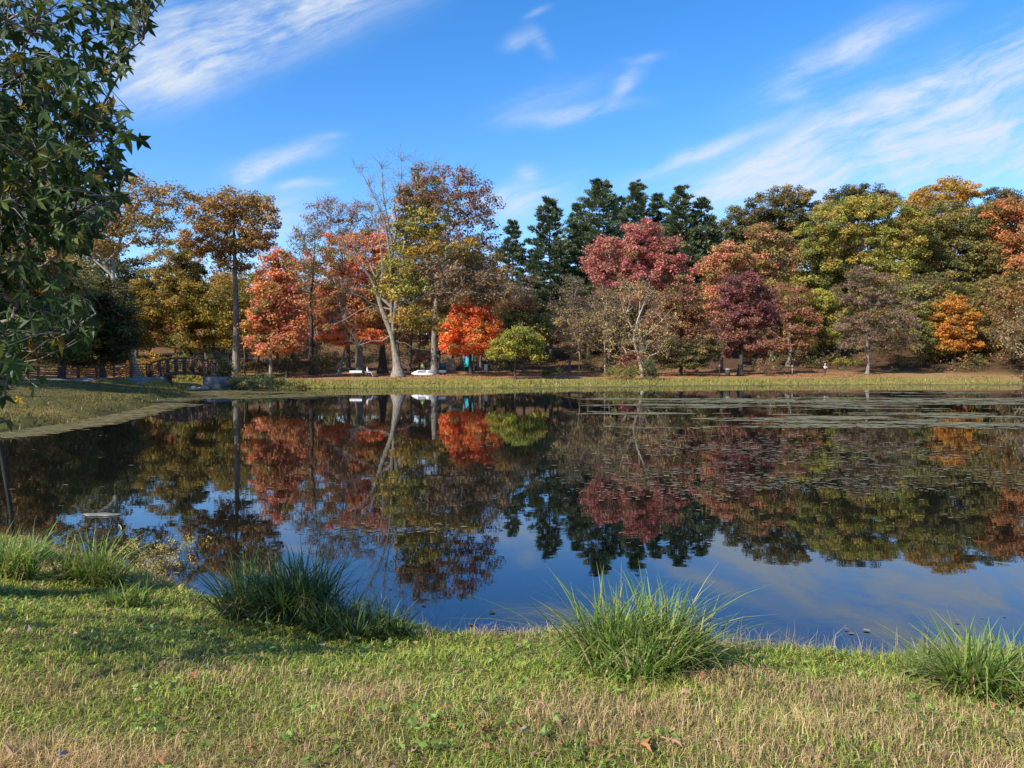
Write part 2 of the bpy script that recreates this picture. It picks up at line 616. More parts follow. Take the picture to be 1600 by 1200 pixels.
def mat_ground():
    m, q, o = material('ground_cover')
    a = q.n('ShaderNodeAttribute')
    a.attribute_name = 'Col'
    co = q.n('ShaderNodeTexCoord').outputs['Object']
    n = q.noise(co, 1.7, 8, 0.7)
    n2 = q.noise(co, 14.0, 6, 0.7)
    c = q.mix(1.0, a.outputs['Color'], q.ramp(n, [(0.3, (0.6, 0.6, 0.6)), (0.7, (1.35, 1.3, 1.2))]), 'MULTIPLY')
    c = q.mix(1.0, c, q.ramp(n2, [(0.3, (0.65, 0.65, 0.65)), (0.72, (1.4, 1.35, 1.25))]), 'MULTIPLY')
    b = q.n('ShaderNodeBsdfPrincipled')
    q.put(b.inputs['Base Color'], c)
    b.inputs['Roughness'].default_value = 0.95
    b.inputs['Specular IOR Level'].default_value = 0.1
    bp = q.n('ShaderNodeBump')
    bp.inputs['Strength'].default_value = 0.7
    bp.inputs['Distance'].default_value = 0.08
    q.put(bp.inputs['Height'], q.math('ADD', n, n2))
    q.put(b.inputs['Normal'], bp.outputs[0])
    q.l.new(b.outputs[0], o.inputs[0])
    return m


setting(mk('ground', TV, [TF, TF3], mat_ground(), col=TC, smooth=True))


def mat_water():
    m, q, o = material('pond_water')
    co = q.n('ShaderNodeTexCoord').outputs['Object']
    b1 = q.noise(q.mapping(co, scale=(0.7, 1.3, 1)), 1.0, 3, 0.5)
    b2 = q.noise(q.mapping(co, scale=(3.0, 5.0, 1)), 1.0, 3, 0.5)
    bp = q.n('ShaderNodeBump')
    bp.inputs['Strength'].default_value = 1.0
    bp.inputs['Distance'].default_value = 0.0006
    q.put(bp.inputs['Height'], q.math('ADD', q.math('MULTIPLY', b1, 2.2), q.math('MULTIPLY', b2, 0.35)))
    fr = q.n('ShaderNodeFresnel')
    fr.inputs['IOR'].default_value = 1.75
    gl = q.n('ShaderNodeBsdfGlossy')
    gl.inputs['Roughness'].default_value = 0.012
    gl.inputs['Color'].default_value = (0.87, 0.93, 1.0, 1)
    q.put(gl.inputs['Normal'], bp.outputs[0])
    df = q.n('ShaderNodeBsdfDiffuse')
    q.put(df.inputs['Color'], q.mix(q.noise(co, 0.4, 4), (0.004, 0.005, 0.004), (0.008, 0.008, 0.006)))
    mx = q.n('ShaderNodeMixShader')
    q.put(mx.inputs[0], fr.outputs[0])
    q.l.new(df.outputs[0], mx.inputs[1])
    q.l.new(gl.outputs[0], mx.inputs[2])
    q.l.new(mx.outputs[0], o.inputs[0])
    return m


setting(mk('pond_water', [(-60, 3, 0), (120, 3, 0), (120, 125, 0), (-60, 125, 0)], np.array([[0, 1, 2, 3]]), mat_water()))


# path over the left bank to the bridge
def strip(name, pts, width, mat, lift=0.03):
    P = np.array(pts, float)
    t = np.linspace(0, len(P) - 1, 40)
    xs, ys = np.interp(t, np.arange(len(P)), P[:, 0]), np.interp(t, np.arange(len(P)), P[:, 1])
    dx, dy = np.gradient(xs), np.gradient(ys)
    L = np.hypot(dx, dy)
    nx, ny = -dy / L, dx / L
    V = []
    for o_ in np.linspace(-1, 1, 7):
        X_, Y_ = xs + nx * o_ * width / 2, ys + ny * o_ * width / 2
        V.append(np.stack([X_, Y_, ground(X_, Y_) + lift + 0.04 * (1 - o_ * o_)], -1))
    V = np.concatenate(V)
    n = len(xs)
    Fq = [(a * n + b, a * n + b + 1, (a + 1) * n + b + 1, (a + 1) * n + b) for a in range(6) for b in range(n - 1)]
    return mk(name, V, np.array(Fq)[:, ::-1], mat, smooth=True)


ASPH = mat_plain('path_asphalt', (0.16, 0.155, 0.15), 0.9, 0.25, 3.0, bump=0.2)
BR_A = np.array((xat(236, 76.5), 76.5))      # bridge ends
BR_B = np.array((xat(338, 79.5), 79.5))
setting(strip('path', [(-62, 55), (-48, 58.5), (-40.5, 62.5), (-38.2, 69), tuple(BR_A + (0.2, -0.05))], 2.6, ASPH))

# ------------------------------------------------------------------ tree building
PAL = {
    'olive': [(0.25, 0.18, 0.03), (0.17, 0.14, 0.028), (0.30, 0.20, 0.035), (0.10, 0.10, 0.025)],
    'gold_olive': [(0.34, 0.20, 0.03), (0.25, 0.16, 0.03), (0.17, 0.13, 0.03), (0.28, 0.15, 0.03)],
    'oak_brown': [(0.32, 0.175, 0.06), (0.27, 0.16, 0.05), (0.35, 0.20, 0.06), (0.19, 0.135, 0.04)],
    'salmon': [(0.56, 0.20, 0.105), (0.50, 0.165, 0.095), (0.52, 0.235, 0.09), (0.38, 0.16, 0.07)],
    'orange': [(0.70, 0.20, 0.06), (0.62, 0.15, 0.055), (0.64, 0.26, 0.06), (0.52, 0.13, 0.05)],
    'rust_orange': [(0.46, 0.19, 0.075), (0.40, 0.155, 0.07), (0.38, 0.20, 0.07), (0.27, 0.15, 0.055)],
    'redbrown': [(0.26, 0.12, 0.07), (0.21, 0.095, 0.06), (0.27, 0.15, 0.07), (0.17, 0.09, 0.05)],
    'purple': [(0.19, 0.065, 0.07), (0.23, 0.085, 0.08), (0.13, 0.05, 0.052), (0.21, 0.095, 0.065)],
    'pink': [(0.42, 0.155, 0.135), (0.36, 0.135, 0.11), (0.34, 0.16, 0.105), (0.40, 0.125, 0.125)],
    'rust': [(0.26, 0.115, 0.065), (0.20, 0.09, 0.055), (0.30, 0.14, 0.07), (0.16, 0.09, 0.05)],
    'coral': [(0.50, 0.20, 0.12), (0.44, 0.18, 0.11), (0.42, 0.24, 0.10), (0.28, 0.17, 0.075)],
    'ygreen': [(0.29, 0.26, 0.052), (0.23, 0.225, 0.046), (0.38, 0.285, 0.055), (0.15, 0.165, 0.038)],
    'olgreen': [(0.18, 0.165, 0.045), (0.135, 0.135, 0.038), (0.23, 0.18, 0.05), (0.10, 0.105, 0.03)],
    'lime': [(0.30, 0.29, 0.045), (0.22, 0.24, 0.04), (0.36, 0.28, 0.045), (0.15, 0.17, 0.03)],
    'gold': [(0.46, 0.26, 0.035), (0.38, 0.22, 0.03), (0.33, 0.16, 0.03), (0.25, 0.18, 0.03)],
    'dgreen': [(0.05, 0.062, 0.024), (0.04, 0.055, 0.02), (0.07, 0.075, 0.025), (0.09, 0.08, 0.03)],
    'dbrowngreen': [(0.085, 0.085, 0.03), (0.11, 0.085, 0.033), (0.07, 0.075, 0.026), (0.14, 0.10, 0.04)],
    'brown': [(0.20, 0.13, 0.09), (0.165, 0.11, 0.075), (0.23, 0.145, 0.095), (0.14, 0.10, 0.06)],
    'tan': [(0.36, 0.26, 0.10), (0.30, 0.20, 0.09), (0.42, 0.30, 0.10), (0.24, 0.15, 0.08)],
    'pine': [(0.068, 0.105, 0.052), (0.055, 0.085, 0.045), (0.085, 0.12, 0.052), (0.105, 0.13, 0.055)],
    'shrub': [(0.055, 0.08, 0.035), (0.045, 0.065, 0.03), (0.08, 0.10, 0.04), (0.10, 0.11, 0.045)],
}


def unit(v):
    return v / (np.linalg.norm(v, axis=-1, keepdims=True) + 1e-9)


STRAY = [(0.20, 0.18, 0.05), (0.26, 0.16, 0.05), (0.15, 0.15, 0.04), (0.30, 0.19, 0.06)]


def leaf_cloud(r, C, R, K, size, pal, flat=0.6, mixc=None, up=0.55, colfield=None, gap=0.35):
    """leaves round the clump centres C (n,3) of radii R (n,)"""
    n = len(C)
    D = unit(r.normal(size=(n, K, 3)))
    rad = r.random((n, K, 1)) ** 0.45
    off = D * rad * R[:, None, None]
    off[..., 2] *= flat
    P = (C[:, None] + off).reshape(-1, 3)
    N = unit(D * 0.55 + np.array((0, 0, up)) + r.normal(size=(n, K, 3)) * 0.5).reshape(-1, 3)
    T = unit(np.cross(N, unit(r.normal(size=N.shape))))
    B = np.cross(N, T)
    m = len(P)
    L = size * (0.65 + 0.7 * r.random((m, 1)))
    Wd = L * (0.5 + 0.2 * r.random((m, 1)))
    curl = N * L * 0.12
    V = np.stack([P - T * L / 2 - B * Wd / 2 + curl, P - T * L / 2 + B * Wd / 2 + curl, P + T * L / 2], 1)
    pal = np.array(pal)
    if colfield is None:
        ci = r.integers(0, len(pal), n)
        base = pal[ci]
        stray = r.random((n, 1)) < 0.14
        base = np.where(stray, np.array(STRAY)[r.integers(0, 4, n)], base)
    else:
        base = colfield(C, r)
    base = base * (0.85 + 0.3 * r.random((n, 1)))
    lc = np.repeat(base, K, 0)
    alt = pal[r.integers(0, len(pal), m)]
    w = (r.random((m, 1)) ** 1.5) * 0.55
    lc = lc * (1 - w) + alt * w
    lc = lc * (0.78 + 0.44 * r.random((m, 1))) * 1.24
    kp = r.random(m) < np.repeat(np.clip(gap + (1.25 - gap) * r.random(n), 0, 1), K)
    V, lc = V[kp], lc[kp]
    return V.reshape(-1, 3), np.repeat(lc, 3, 0)


def sample_lobes(r, lobes, n, spacing, surf=0.5):
    """clump centres in a union of ellipsoids, biased to the surface"""
    c = np.array([l[0] for l in lobes])
    q = np.array([l[1] for l in lobes])
    w = np.array([l[1][0] * l[1][2] for l in lobes])
    w = w / w.sum()
    M = n * 6
    k = r.choice(len(lobes), M, p=w)
    D = unit(r.normal(size=(M, 3)))
    P = c[k] + D * q[k] * (r.random((M, 1)) ** (1 / 3 * surf * 1.3))
    keep = []
    kp = np.zeros((0, 3))
    for p in P:
        if len(keep) and (np.sum((kp - p) ** 2, 1) < spacing ** 2).any():
            continue
        keep.append(p)
        kp = np.array(keep)
        if len(keep) >= n:
            break
    return kp


def skeleton(r, trunk_pts, trunk_r, clumps, start, limbs=(), tip_r=0.02, lift=0.25):
    """branches that lead from the trunk (and given limbs) out to every clump"""
    nodes = [np.array(p) for p in trunk_pts]
    par = [-1] + list(range(len(trunk_pts) - 1))
    fixed = {}
    for i, rr_ in enumerate(trunk_r):
        fixed[i] = rr_
    ok = [p[2] >= start for p in trunk_pts]
    ok[-1] = True
    for (pts, r0, r1, near_i) in limbs:
        prev = near_i
        for j, p in enumerate(pts):
            nodes.append(np.array(p))
            par.append(prev)
            ok.append(j > 0)
            fixed[len(nodes) - 1] = r0 + (r1 - r0) * (j + 1) / len(pts)
            prev = len(nodes) - 1
    axis = np.array(trunk_pts)
    dist = np.array([np.min(np.linalg.norm(axis - c, axis=1)) for c in clumps]) if len(clumps) else np.zeros(0)
    cap = len(nodes) + len(clumps) * 4
    arr = np.zeros((cap, 3))
    okk = np.zeros(cap, bool)
    arr[:len(nodes)] = nodes
    okk[:len(nodes)] = ok
    cnt = len(nodes)
    tips = []
    for ci in np.argsort(dist):
        c = clumps[ci]
        d = arr[:cnt] - c
        L = np.sqrt((d ** 2).sum(1))
        hor = np.hypot(d[:, 0], d[:, 1])
        cost = L + 1.3 * np.maximum(0, d[:, 2] + 0.15 * hor) + np.where(okk[:cnt], 0, 1e6)
        b = int(np.argmin(cost))
        p0 = arr[b]
        v = c - p0
        Lb = np.linalg.norm(v)
        ctrl = p0 + v * 0.5 + np.array((0, 0, 1.0)) * lift * Lb * (0.4 + 0.6 * r.random()) * (0.5 if v[2] > 0 else 1) + r.normal(size=3) * Lb * 0.08
        prev = b
        steps = 2 if Lb < 2 else (3 if Lb < 5 else 4)
        for s_ in range(1, steps + 1):
            t = s_ / steps
            p = (1 - t) ** 2 * p0 + 2 * t * (1 - t) * ctrl + t * t * c
            if s_ < steps:
                p = p + r.normal(size=3) * Lb * 0.03
            if cnt >= cap:
                break
            arr[cnt] = p
            okk[cnt] = True
            par.append(prev)
            prev = cnt
            cnt += 1
        tips.append(prev)
    count = np.zeros(cnt)
    for t in tips:
        count[t] += 1
    for i in range(cnt - 1, -1, -1):
        if par[i] >= 0:
            count[par[i]] += count[i]
    rad = tip_r * np.maximum(count, 1) ** 0.5
    for i, q in fixed.items():
        rad[i] = q
    P0, P1, R0, R1 = [], [], [], []
    nt = len(trunk_pts)
    for i in range(nt, cnt):
        p = par[i]
        if p < 0:
            continue
        P0.append(arr[p])
        P1.append(arr[i])
        a = min(rad[p], rad[i] * 1.45) if p not in fixed or i not in fixed else rad[p]
        if p < nt:
            a = min(rad[p] * 0.75, rad[i] * 1.5)
        R0.append(max(a, rad[i]))
        R1.append(rad[i])
    return arr[:cnt], np.array(P0).reshape(-1, 3), np.array(P1).reshape(-1, 3), np.array(R0), np.array(R1), [arr[t] for t in tips]


def twigs(r, ends, n, length, rad, up=0.4):
    """fine bare twigs round the branch ends"""
    if len(ends) == 0 or n == 0:
        return np.zeros((0, 3)), np.zeros((0, 3)), np.zeros(0), np.zeros(0)
    E = np.repeat(np.array(ends), n, 0)
    D = unit(r.normal(size=E.shape) * 0.7 + np.array((0, 0, up)))
    Lh = length * (0.4 + 0.9 * r.random((len(E), 1)))
    S0 = E + r.normal(size=E.shape) * 0.15
    A = S0 + D * Lh * 0.55
    D2 = unit(D + r.normal(size=E.shape) * 0.4)
    Bp = A + D2 * Lh * 0.45
    D3 = unit(D + r.normal(size=E.shape) * 0.6)
    C_ = A + D3 * Lh * 0.4
    P0 = np.concatenate([S0, A, A])
    P1 = np.concatenate([A, Bp, C_])
    m = len(E)
    R0 = np.concatenate([np.full(m, rad), np.full(m, rad * .7), np.full(m, rad * .6)])
    R1 = np.concatenate([np.full(m, rad * .7), np.full(m, rad * .3), np.full(m, rad * .3)])
    return P0, P1, R0, R1


NTRI = [0]


def tree(name, label, px, d, crown=None, lobes=None, pal='olive', n=90, K=80, size=0.3, tr=0.25, bark='brown',
         cat='tree', group=None, seed=None, cr=None, flat=0.6, lean=0.0, twig=0, twl=1.2, surf=0.55, mixpal=None,
         start=None, base_xy=None, limbs=None, trunk_px=None, depth=0.8, lift=0.25, top=0.88, bare_ends=(), tipr=0.02, nl=7, twbark='brown', colfield=None, up=0.55):
    """a tree whose crown fills the given outline (photo pixels at its own distance d)"""
    r = np.random.default_rng(seed if seed is not None else abs(hash((round(px), round(d * 10)))) % 99999)
    sc = d / F
    if K >= 40:
        K, n, size = int(K * 2.1), int(n * 1.25), size * 1.18
    else:
        K = int(K * 1.7)
    bx, by = base_xy if base_xy is not None else (xat(px, d), d)
    bz = gz(bx, by) - 0.06
    base = np.array((bx, by, bz))
    if lobes is None:
        L, Rr, T, B = crown
        w, h = (Rr - L) * sc, (B - T) * sc
        cx, cz = at((L + Rr) / 2, (T + B) / 2, d)[[0, 2]]
        cy = by
        lb = [((cx, cy, cz), (w * 0.40, w * 0.40 * depth, h * 0.42))]
        for k_ in range(nl):
            a = 2 * math.pi * (k_ + r.random() * 0.6) / nl
            e = r.uniform(-0.55, 0.75)
            rr_ = r.uniform(0.22, 0.34)
            wx = math.sqrt(max(0.05, 1 - e * e))
            lb.append(((cx + math.cos(a) * w * (0.5 - rr_ * .8) * wx, cy + math.sin(a) * w * 0.36 * depth * wx, cz + e * h * 0.36), (w * rr_, w * rr_ * depth, h * rr_ * 0.85)))
    else:
        lb = []
        for q in lobes:
            lx, ly, rx, ry = q[:4]
            dy = q[4] if len(q) > 4 else r.uniform(-0.35, 0.35) * rx * sc
            c = at(lx, ly, d + dy)
            lb.append((tuple(c), (rx * sc, rx * sc * depth, ry * sc)))
    zt = max(c[2] + q[2] for c, q in lb)
    zb = min(c[2] - q[2] for c, q in lb)
    wmax = max(c[0] + q[0] for c, q in lb) - min(c[0] - q[0] for c, q in lb)
    if cr is None:
        cr = max(0.45, 0.105 * wmax)
    C_ = sample_lobes(r, lb, n, cr * 0.75, surf)
    if start is None:
        start = zb + 0.1 * (zt - zb)
    else:
        start = bz + start
    # trunk
    if trunk_px is not None:
        tp = [base] + [at(a, b, by) for a, b in trunk_px]
        tp = [np.array(p) for p in tp]
    else:
        ht = (zt - bz) * top
        mcx = np.mean([c[0] for c, q in lb])
        m = 9
        tp = []
        for i in range(m):
            t = i / (m - 1)
            tp.append(np.array((bx + (mcx - bx) * t ** 1.5 * 0.85 + lean * t * t + r.normal() * 0.05 * ht * 0.2 * (t > 0), by + r.normal() * 0.03 * ht * 0.2 * (t > 0), bz + ht * t)))
    m = len(tp)
    trr = [tr * (1 - 0.86 * (i / (m - 1)) ** 0.9) for i in range(m)]
    lmb = []
    if limbs:
        for (pts, r0, r1, dyo) in limbs:
            P = [at(a, b, by + dyo * (j / max(1, len(pts) - 1))) for j, (a, b) in enumerate(pts)]
            ni = int(np.argmin([np.linalg.norm(t_ - P[0]) for t_ in tp]))
            lmb.append((P, r0, r1, ni))
    nodes, P0, P1, R0, R1, ends = skeleton(r, tp, trr, C_, start, lmb, tip_r=tipr, lift=lift)
    o = thing(name, label, cat, base, 0, group)
    b = Bld()
    # flared base and fine trunk rings
    fine = []
    fr_ = []
    tpa, tra = np.array(tp), np.array(trr)
    ts = np.concatenate([[0, 0.12, 0.3, 0.6], np.arange(1, m - 1 + 1e-6, 0.5)])
    for t in ts:
        p = np.array([np.interp(t, np.arange(m), tpa[:, k_]) for k_ in range(3)])
        q = np.interp(t, np.arange(m), tra)
        hgt = p[2] - bz
        q *= 1 + 0.75 * math.exp(-hgt / (tr * 1.6))
        fine.append(p)
        fr_.append(q)
    b.tube(fine, fr_, 10, ridge=0.07)
    big = R0 > 0.07
    b.segs(P0[big], P1[big], R0[big], R1[big], 5)
    b.segs(P0[~big], P1[~big], R0[~big], R1[~big], 3)
    if twig:
        pe = list(ends) if len(bare_ends) == 0 else list(ends)
        tb_ = Bld()
        tb_.segs(*twigs(r, pe, max(1, twig * 2 // 3), twl, 0.016 + d * 0.00005), n=3)
        tb_.build('twig', BARK[twbark], o, off=base)['kind'] = 'stuff'
    for (pts, nt_, ln_) in bare_ends:
        P = [at(a, bb, by) for a, bb in pts]
        b.segs(*twigs(r, P, nt_, ln_, 0.022, 0.7), n=3)
    b.build('trunk', BARK[bark], o, smooth=True, off=base)
    V, c3 = leaf_cloud(r, C_ + np.array((0, 0, 0.0)), cr * (0.75 + 0.6 * r.random(len(C_))), K, size, PAL[pal] if isinstance(pal, str) else pal, flat, colfield=colfield, up=up, gap=0.7 if group and 'slope' in group else 0.35)
    mk('crown', V - base, np.arange(len(V)).reshape(-1, 3), LEAF, o, col=c3)
    NTRI[0] += len(V) // 3
    return o


def pine(label, px, d, top_py, half_px, seed, bottom_py=560, tint=1.0):
    r = np.random.default_rng(seed)
    sc = d / F
    bx, by = xat(px, d), d
    bz = gz(bx, by) - 0.05
    zt = at(px, top_py, d)[2]
    base = np.array((bx, by, bz))
    H = zt - bz
    W_ = half_px * sc * 1.45
    o = thing('pine_tree', label, 'pine tree', base, 0, 'tall white pines behind the far shore')
    b = Bld()
    zs = np.linspace(bz, zt, 14)
    tp = np.stack([bx + np.cumsum(r.normal(size=14)) * 0.05, np.full(14, by), zs], -1)
    b.tube(tp, np.linspace(0.42, 0.04, 14), 8)
    P0, P1, R0, R1, C_, CR, DR = [], [], [], [], [], [], []
    z = zt - 0.5
    zlow = max(bz + 0.16 * H, at(px, bottom_py, d)[2])
    while z > zlow:
        t = (zt - z) / H
        reach = W_ * min(1.0, 0.16 + 2.0 * t) * (1.0 if t < 0.62 else 1 - 0.55 * (t - 0.62))
        nb_ = r.integers(4, 7)
        a0 = r.random() * 6.28
        for k_ in range(nb_):
            a = a0 + k_ * 6.283 / nb_ + r.normal() * 0.25
            L = reach * r.uniform(0.45, 1.2)
            if r.random() < 0.10:
                continue
            p0 = np.array((np.interp(z, zs, tp[:, 0]), by, z))
            dr = np.array((math.cos(a), math.sin(a), 0))
            rise = r.uniform(0.02, 0.22) + 0.8 * max(0, 0.22 - t) * 2
            p1 = p0 + dr * L * 0.5 + np.array((0, 0, rise * L * 0.35))
            p2 = p0 + dr * L + np.array((0, 0, rise * L + 0.05 * L))
            P0 += [p0, p1]
            P1 += [p1, p2]
            q = 0.03 + 0.012 * L
            R0 += [q, q * .7]
            R1 += [q * .7, q * .25]
            ns = max(2, int(L * 1.15))
            for s_ in range(ns):
                f = 0.38 + 0.66 * (s_ + r.random()) / ns
                p = p0 + dr * L * f + np.array((0, 0, rise * L * f * f)) + np.array((-dr[1], dr[0], 0)) * r.normal() * 0.22 * L * f + np.array((0, 0, 0.12))
                C_.append(p)
                DR.append(dr + np.array((0, 0, 0.25 + rise)))
                CR.append(1.15 * (0.6 + 0.7 * r.random()) * (0.7 + 0.3 * min(1, L / 3)))
        z -= r.uniform(0.5, 1.05)
    b.segs(P0, P1, R0, R1, 4)
    b.build('trunk', BARK['brown'], o, smooth=True, off=base)
    C_, CR = np.array(C_), np.array(CR)
    K = 44
    n = len(C_)
    D = unit(r.normal(size=(n, K, 3)) + np.array((0, 0, 0.35)))
    off = D * (0.25 + 0.5 * r.random((n, K, 1))) * CR[:, None, None]
    off[..., 2] *= 0.42
    P = (C_[:, None] + off).reshape(-1, 3)
    D = unit(D * 0.7 + np.array(DR)[:, None] * 0.9 + np.array((0, 0, 0.35))).reshape(-1, 3)
    m = len(P)
    S_ = unit(np.cross(D, r.normal(size=(m, 3))))
    Ln = 0.62 * (0.6 + 0.7 * r.random((m, 1)))
    V = np.stack([P - S_ * 0.12, P + S_ * 0.12, P + D * Ln], 1).reshape(-1, 3)
    pal = np.array(PAL['pine'])
    base_c = np.repeat(pal[r.integers(0, 4, n)] * (0.8 + 0.4 * r.random((n, 1))), K, 0) * (0.8 + 0.4 * r.random((m, 1))) * tint
    mk('crown', V - base, np.arange(len(V)).reshape(-1, 3), NEEDLE, o, col=np.repeat(base_c, 3, 0))
    NTRI[0] += m
    return o


def shrub(name, label, px, d, crown, pal, n=40, K=70, size=0.2, seed=1, group=None, cr=None, flat=0.75, cat='shrub', twig=0):
    """a shrub: a few stems and leafy clumps down to the ground"""
    r = np.random.default_rng(seed)
    sc = d / F
    L, Rr, T, B = crown
    bx, by = xat((L + Rr) / 2, d), d
    bz = gz(bx, by) - 0.05
    base = np.array((bx, by, bz))
    w = (Rr - L) * sc
    zt = at(px, T, d)[2]
    h = max(0.4, zt - bz)
    lb = [((bx, by, bz + h * 0.42), (w * 0.42, w * 0.32, h * 0.46))]
    for k_ in range(5):
        lb.append(((bx + r.uniform(-.33, .33) * w, by + r.uniform(-.22, .22) * w, bz + h * r.uniform(0.3, 0.66)), (w * 0.2, w * 0.2, h * 0.32)))
    cr = cr or max(0.22, 0.12 * w)
    C_ = sample_lobes(r, lb, n, cr * 0.6, 0.7)
    C_ = C_[C_[:, 2] > bz + 0.08]
    o = thing(name, label, cat, base, 0, group)
    b = Bld()
    for k_ in range(6):
        a = r.random() * 6.28
        t = C_[r.integers(0, len(C_))]
        p0 = base + np.array((math.cos(a) * 0.12, math.sin(a) * 0.12, 0))
        b = Bld().tube([p0, (p0 + t) / 2 + np.array((0, 0, 0.1 * h)), t], [0.035, 0.025, 0.012], 5)
        b.build('stem', BARK['brown'], o, off=base)
    if twig:
        b = Bld().segs(*twigs(r, C_, twig, 0.6, 0.012), n=3)
        b.build('twig', BARK['brown'], o, off=base)['kind'] = 'stuff'
    V, c3 = leaf_cloud(r, C_, cr * (0.8 + 0.5 * r.random(len(C_))), K, size, PAL[pal], flat)
    mk('crown', V - base, np.arange(len(V)).reshape(-1, 3), LEAF, o, col=c3)
    NTRI[0] += len(V) // 3
    return o


# ------------------------------------------------------------------ the trees of the far shore
# big half-bare tree standing at the water's edge
hero_limbs = [
    # left stem with long bare limbs
    ([(612, 523), (603, 500), (595, 480), (590, 457)], 0.40, 0.30, 0),
    ([(592, 462), (578, 432), (565, 415), (550, 400), (532, 376), (512, 356)], 0.24, 0.05, -2.5),
    ([(590, 457), (585, 430), (577, 410), (560, 392), (548, 368)], 0.20, 0.04, 2.0),
    ([(592, 460), (598, 425), (596, 395), (590, 360), (578, 330)], 0.22, 0.05, 1.0),
    ([(612, 500), (611, 463), (610, 403), (602, 350), (585, 308), (563, 266)], 0.28, 0.04, -1.2),
    ([(611, 430), (614, 390), (606, 345), (598, 300), (597, 262)], 0.22, 0.03, 1.5),
    ([(612, 400), (620, 355), (616, 320), (627, 285), (628, 250)], 0.20, 0.03, 0.5),
    ([(594, 480), (580, 474), (566, 464), (548, 458), (536, 446)], 0.16, 0.04, -3.0),
    ([(612, 523), (597, 533), (580, 533), (560, 540), (549, 533)], 0.13, 0.04, -2.0),
    ([(600, 495), (582, 478), (560, 486), (538, 500), (520, 508)], 0.12, 0.03, -3.5),
    # right stem
    ([(616, 505), (618, 468), (622, 430), (633, 374), (652, 340), (666, 297), (677, 266)], 0.36, 0.05, 0.5),
    ([(633, 374), (640, 330), (643, 300), (650, 266)], 0.18, 0.03, 1.5),
    ([(620, 470), (640, 474), (662, 464), (690, 458), (733, 456), (772, 461), (790, 468)], 0.26, 0.04, -3.0),
    ([(621, 440), (640, 425), (660, 420), (694, 406), (714, 390), (738, 383)], 0.24, 0.05, -2.0),
    ([(622, 430), (640, 400), (662, 385), (684, 360)], 0.20, 0.05, 2.0),
    ([(624, 535), (632, 535), (645, 543), (663, 547)], 0.06, 0.02, -1.5),
    ([(617, 500), (630, 508), (650, 500), (668, 505)], 0.12, 0.03, -2.0),
]


def hero_col(C_, r):
    x, y = to_px(C_[:, 0], C_[:, 1], C_[:, 2])
    a = np.array(PAL['ygreen'])[r.integers(0, 3, len(C_))] * 1.1
    b_ = np.array(PAL['redbrown'])[r.integers(0, 3, len(C_))]
    c_ = np.array(PAL['gold_olive'])[r.integers(0, 3, len(C_))] * 1.15
    br = np.array(PAL['brown'])[r.integers(0, 3, len(C_))] * 1.1
    out_ = a.copy()
    m1 = (y < 330) & (r.random(len(C_)) < 0.65)
    out_[m1] = b_[m1]
    m2 = (y > 375) & (x > 640) & (y < 415) | (y > 480)
    out_[m2] = c_[m2]
    m3 = (y > 412) & (x > 668) & (y < 480)
    out_[m3] = br[m3]
    return out_


HD = 93.0
hero = tree('oak_tree', 'huge half-bare oak with a split grey trunk in front of the far trees', 622, HD,
            lobes=[(645, 330, 34, 48, 0), (662, 290, 28, 30, 0.5), (628, 425, 24, 46, -1), (650, 375, 36, 34, 1), (640, 500, 36, 22, -2.5), (662, 508, 26, 16, -1.5),
                   (700, 398, 46, 18, -2), (728, 390, 26, 14, -2), (648, 440, 34, 30, 0.5), (672, 345, 30, 36, -1), (605, 440, 22, 34, 1), (655, 470, 40, 22, -1), (725, 432, 56, 26, -1.5), (775, 442, 30, 26, -1.5), (690, 440, 40, 24, 1), (740, 418, 50, 26, 0), (762, 455, 34, 20, -1), (710, 452, 40, 16, -2)],
            pal='olgreen', n=300, K=52, size=0.27, tr=0.62, bark='pale', cr=0.95, seed=5, twig=9, twl=1.7,
            trunk_px=[(621, 572), (617, 550), (613, 530), (614, 505), (617, 485)], limbs=hero_limbs, colfield=hero_col, start=3.0,
            bare_ends=[(pts, 20, 2.1) for pts in ([(563, 266), (575, 290), (585, 308), (595, 330)], [(597, 262), (598, 290), (603, 320)], [(628, 250), (626, 275), (620, 300)],
                                               [(512, 356), (525, 370), (540, 388), (552, 400)], [(548, 368), (556, 385), (570, 400)], [(578, 330), (588, 355)], [(536, 446), (550, 458)],
                                               [(549, 533), (560, 540)], [(650, 266), (645, 290)], [(677, 266), (670, 285)], [(520, 508), (538, 500)], [(610, 400), (604, 360), (600, 420)])])

tree('oak_tree', 'tall straight pale trunk with rust brown crown just right of the huge half-bare oak', 678, 104,
     lobes=[(720, 308, 46, 42), (690, 290, 38, 32), (742, 352, 40, 36), (692, 352, 36, 44), (766, 330, 16, 26), (720, 395, 40, 26), (668, 400, 34, 34), (745, 310, 22, 20), (750, 392, 36, 26), (700, 430, 50, 26), (640, 370, 26, 40)],
     pal='redbrown', n=240, K=39, size=0.34, tr=0.48, bark='pale', cr=1.0, seed=11, twig=7, twl=1.4, trunk_px=[(678, 560), (678, 530), (680, 490), (684, 450), (688, 410), (694, 370), (700, 330), (706, 300)], start=11, tipr=0.028)

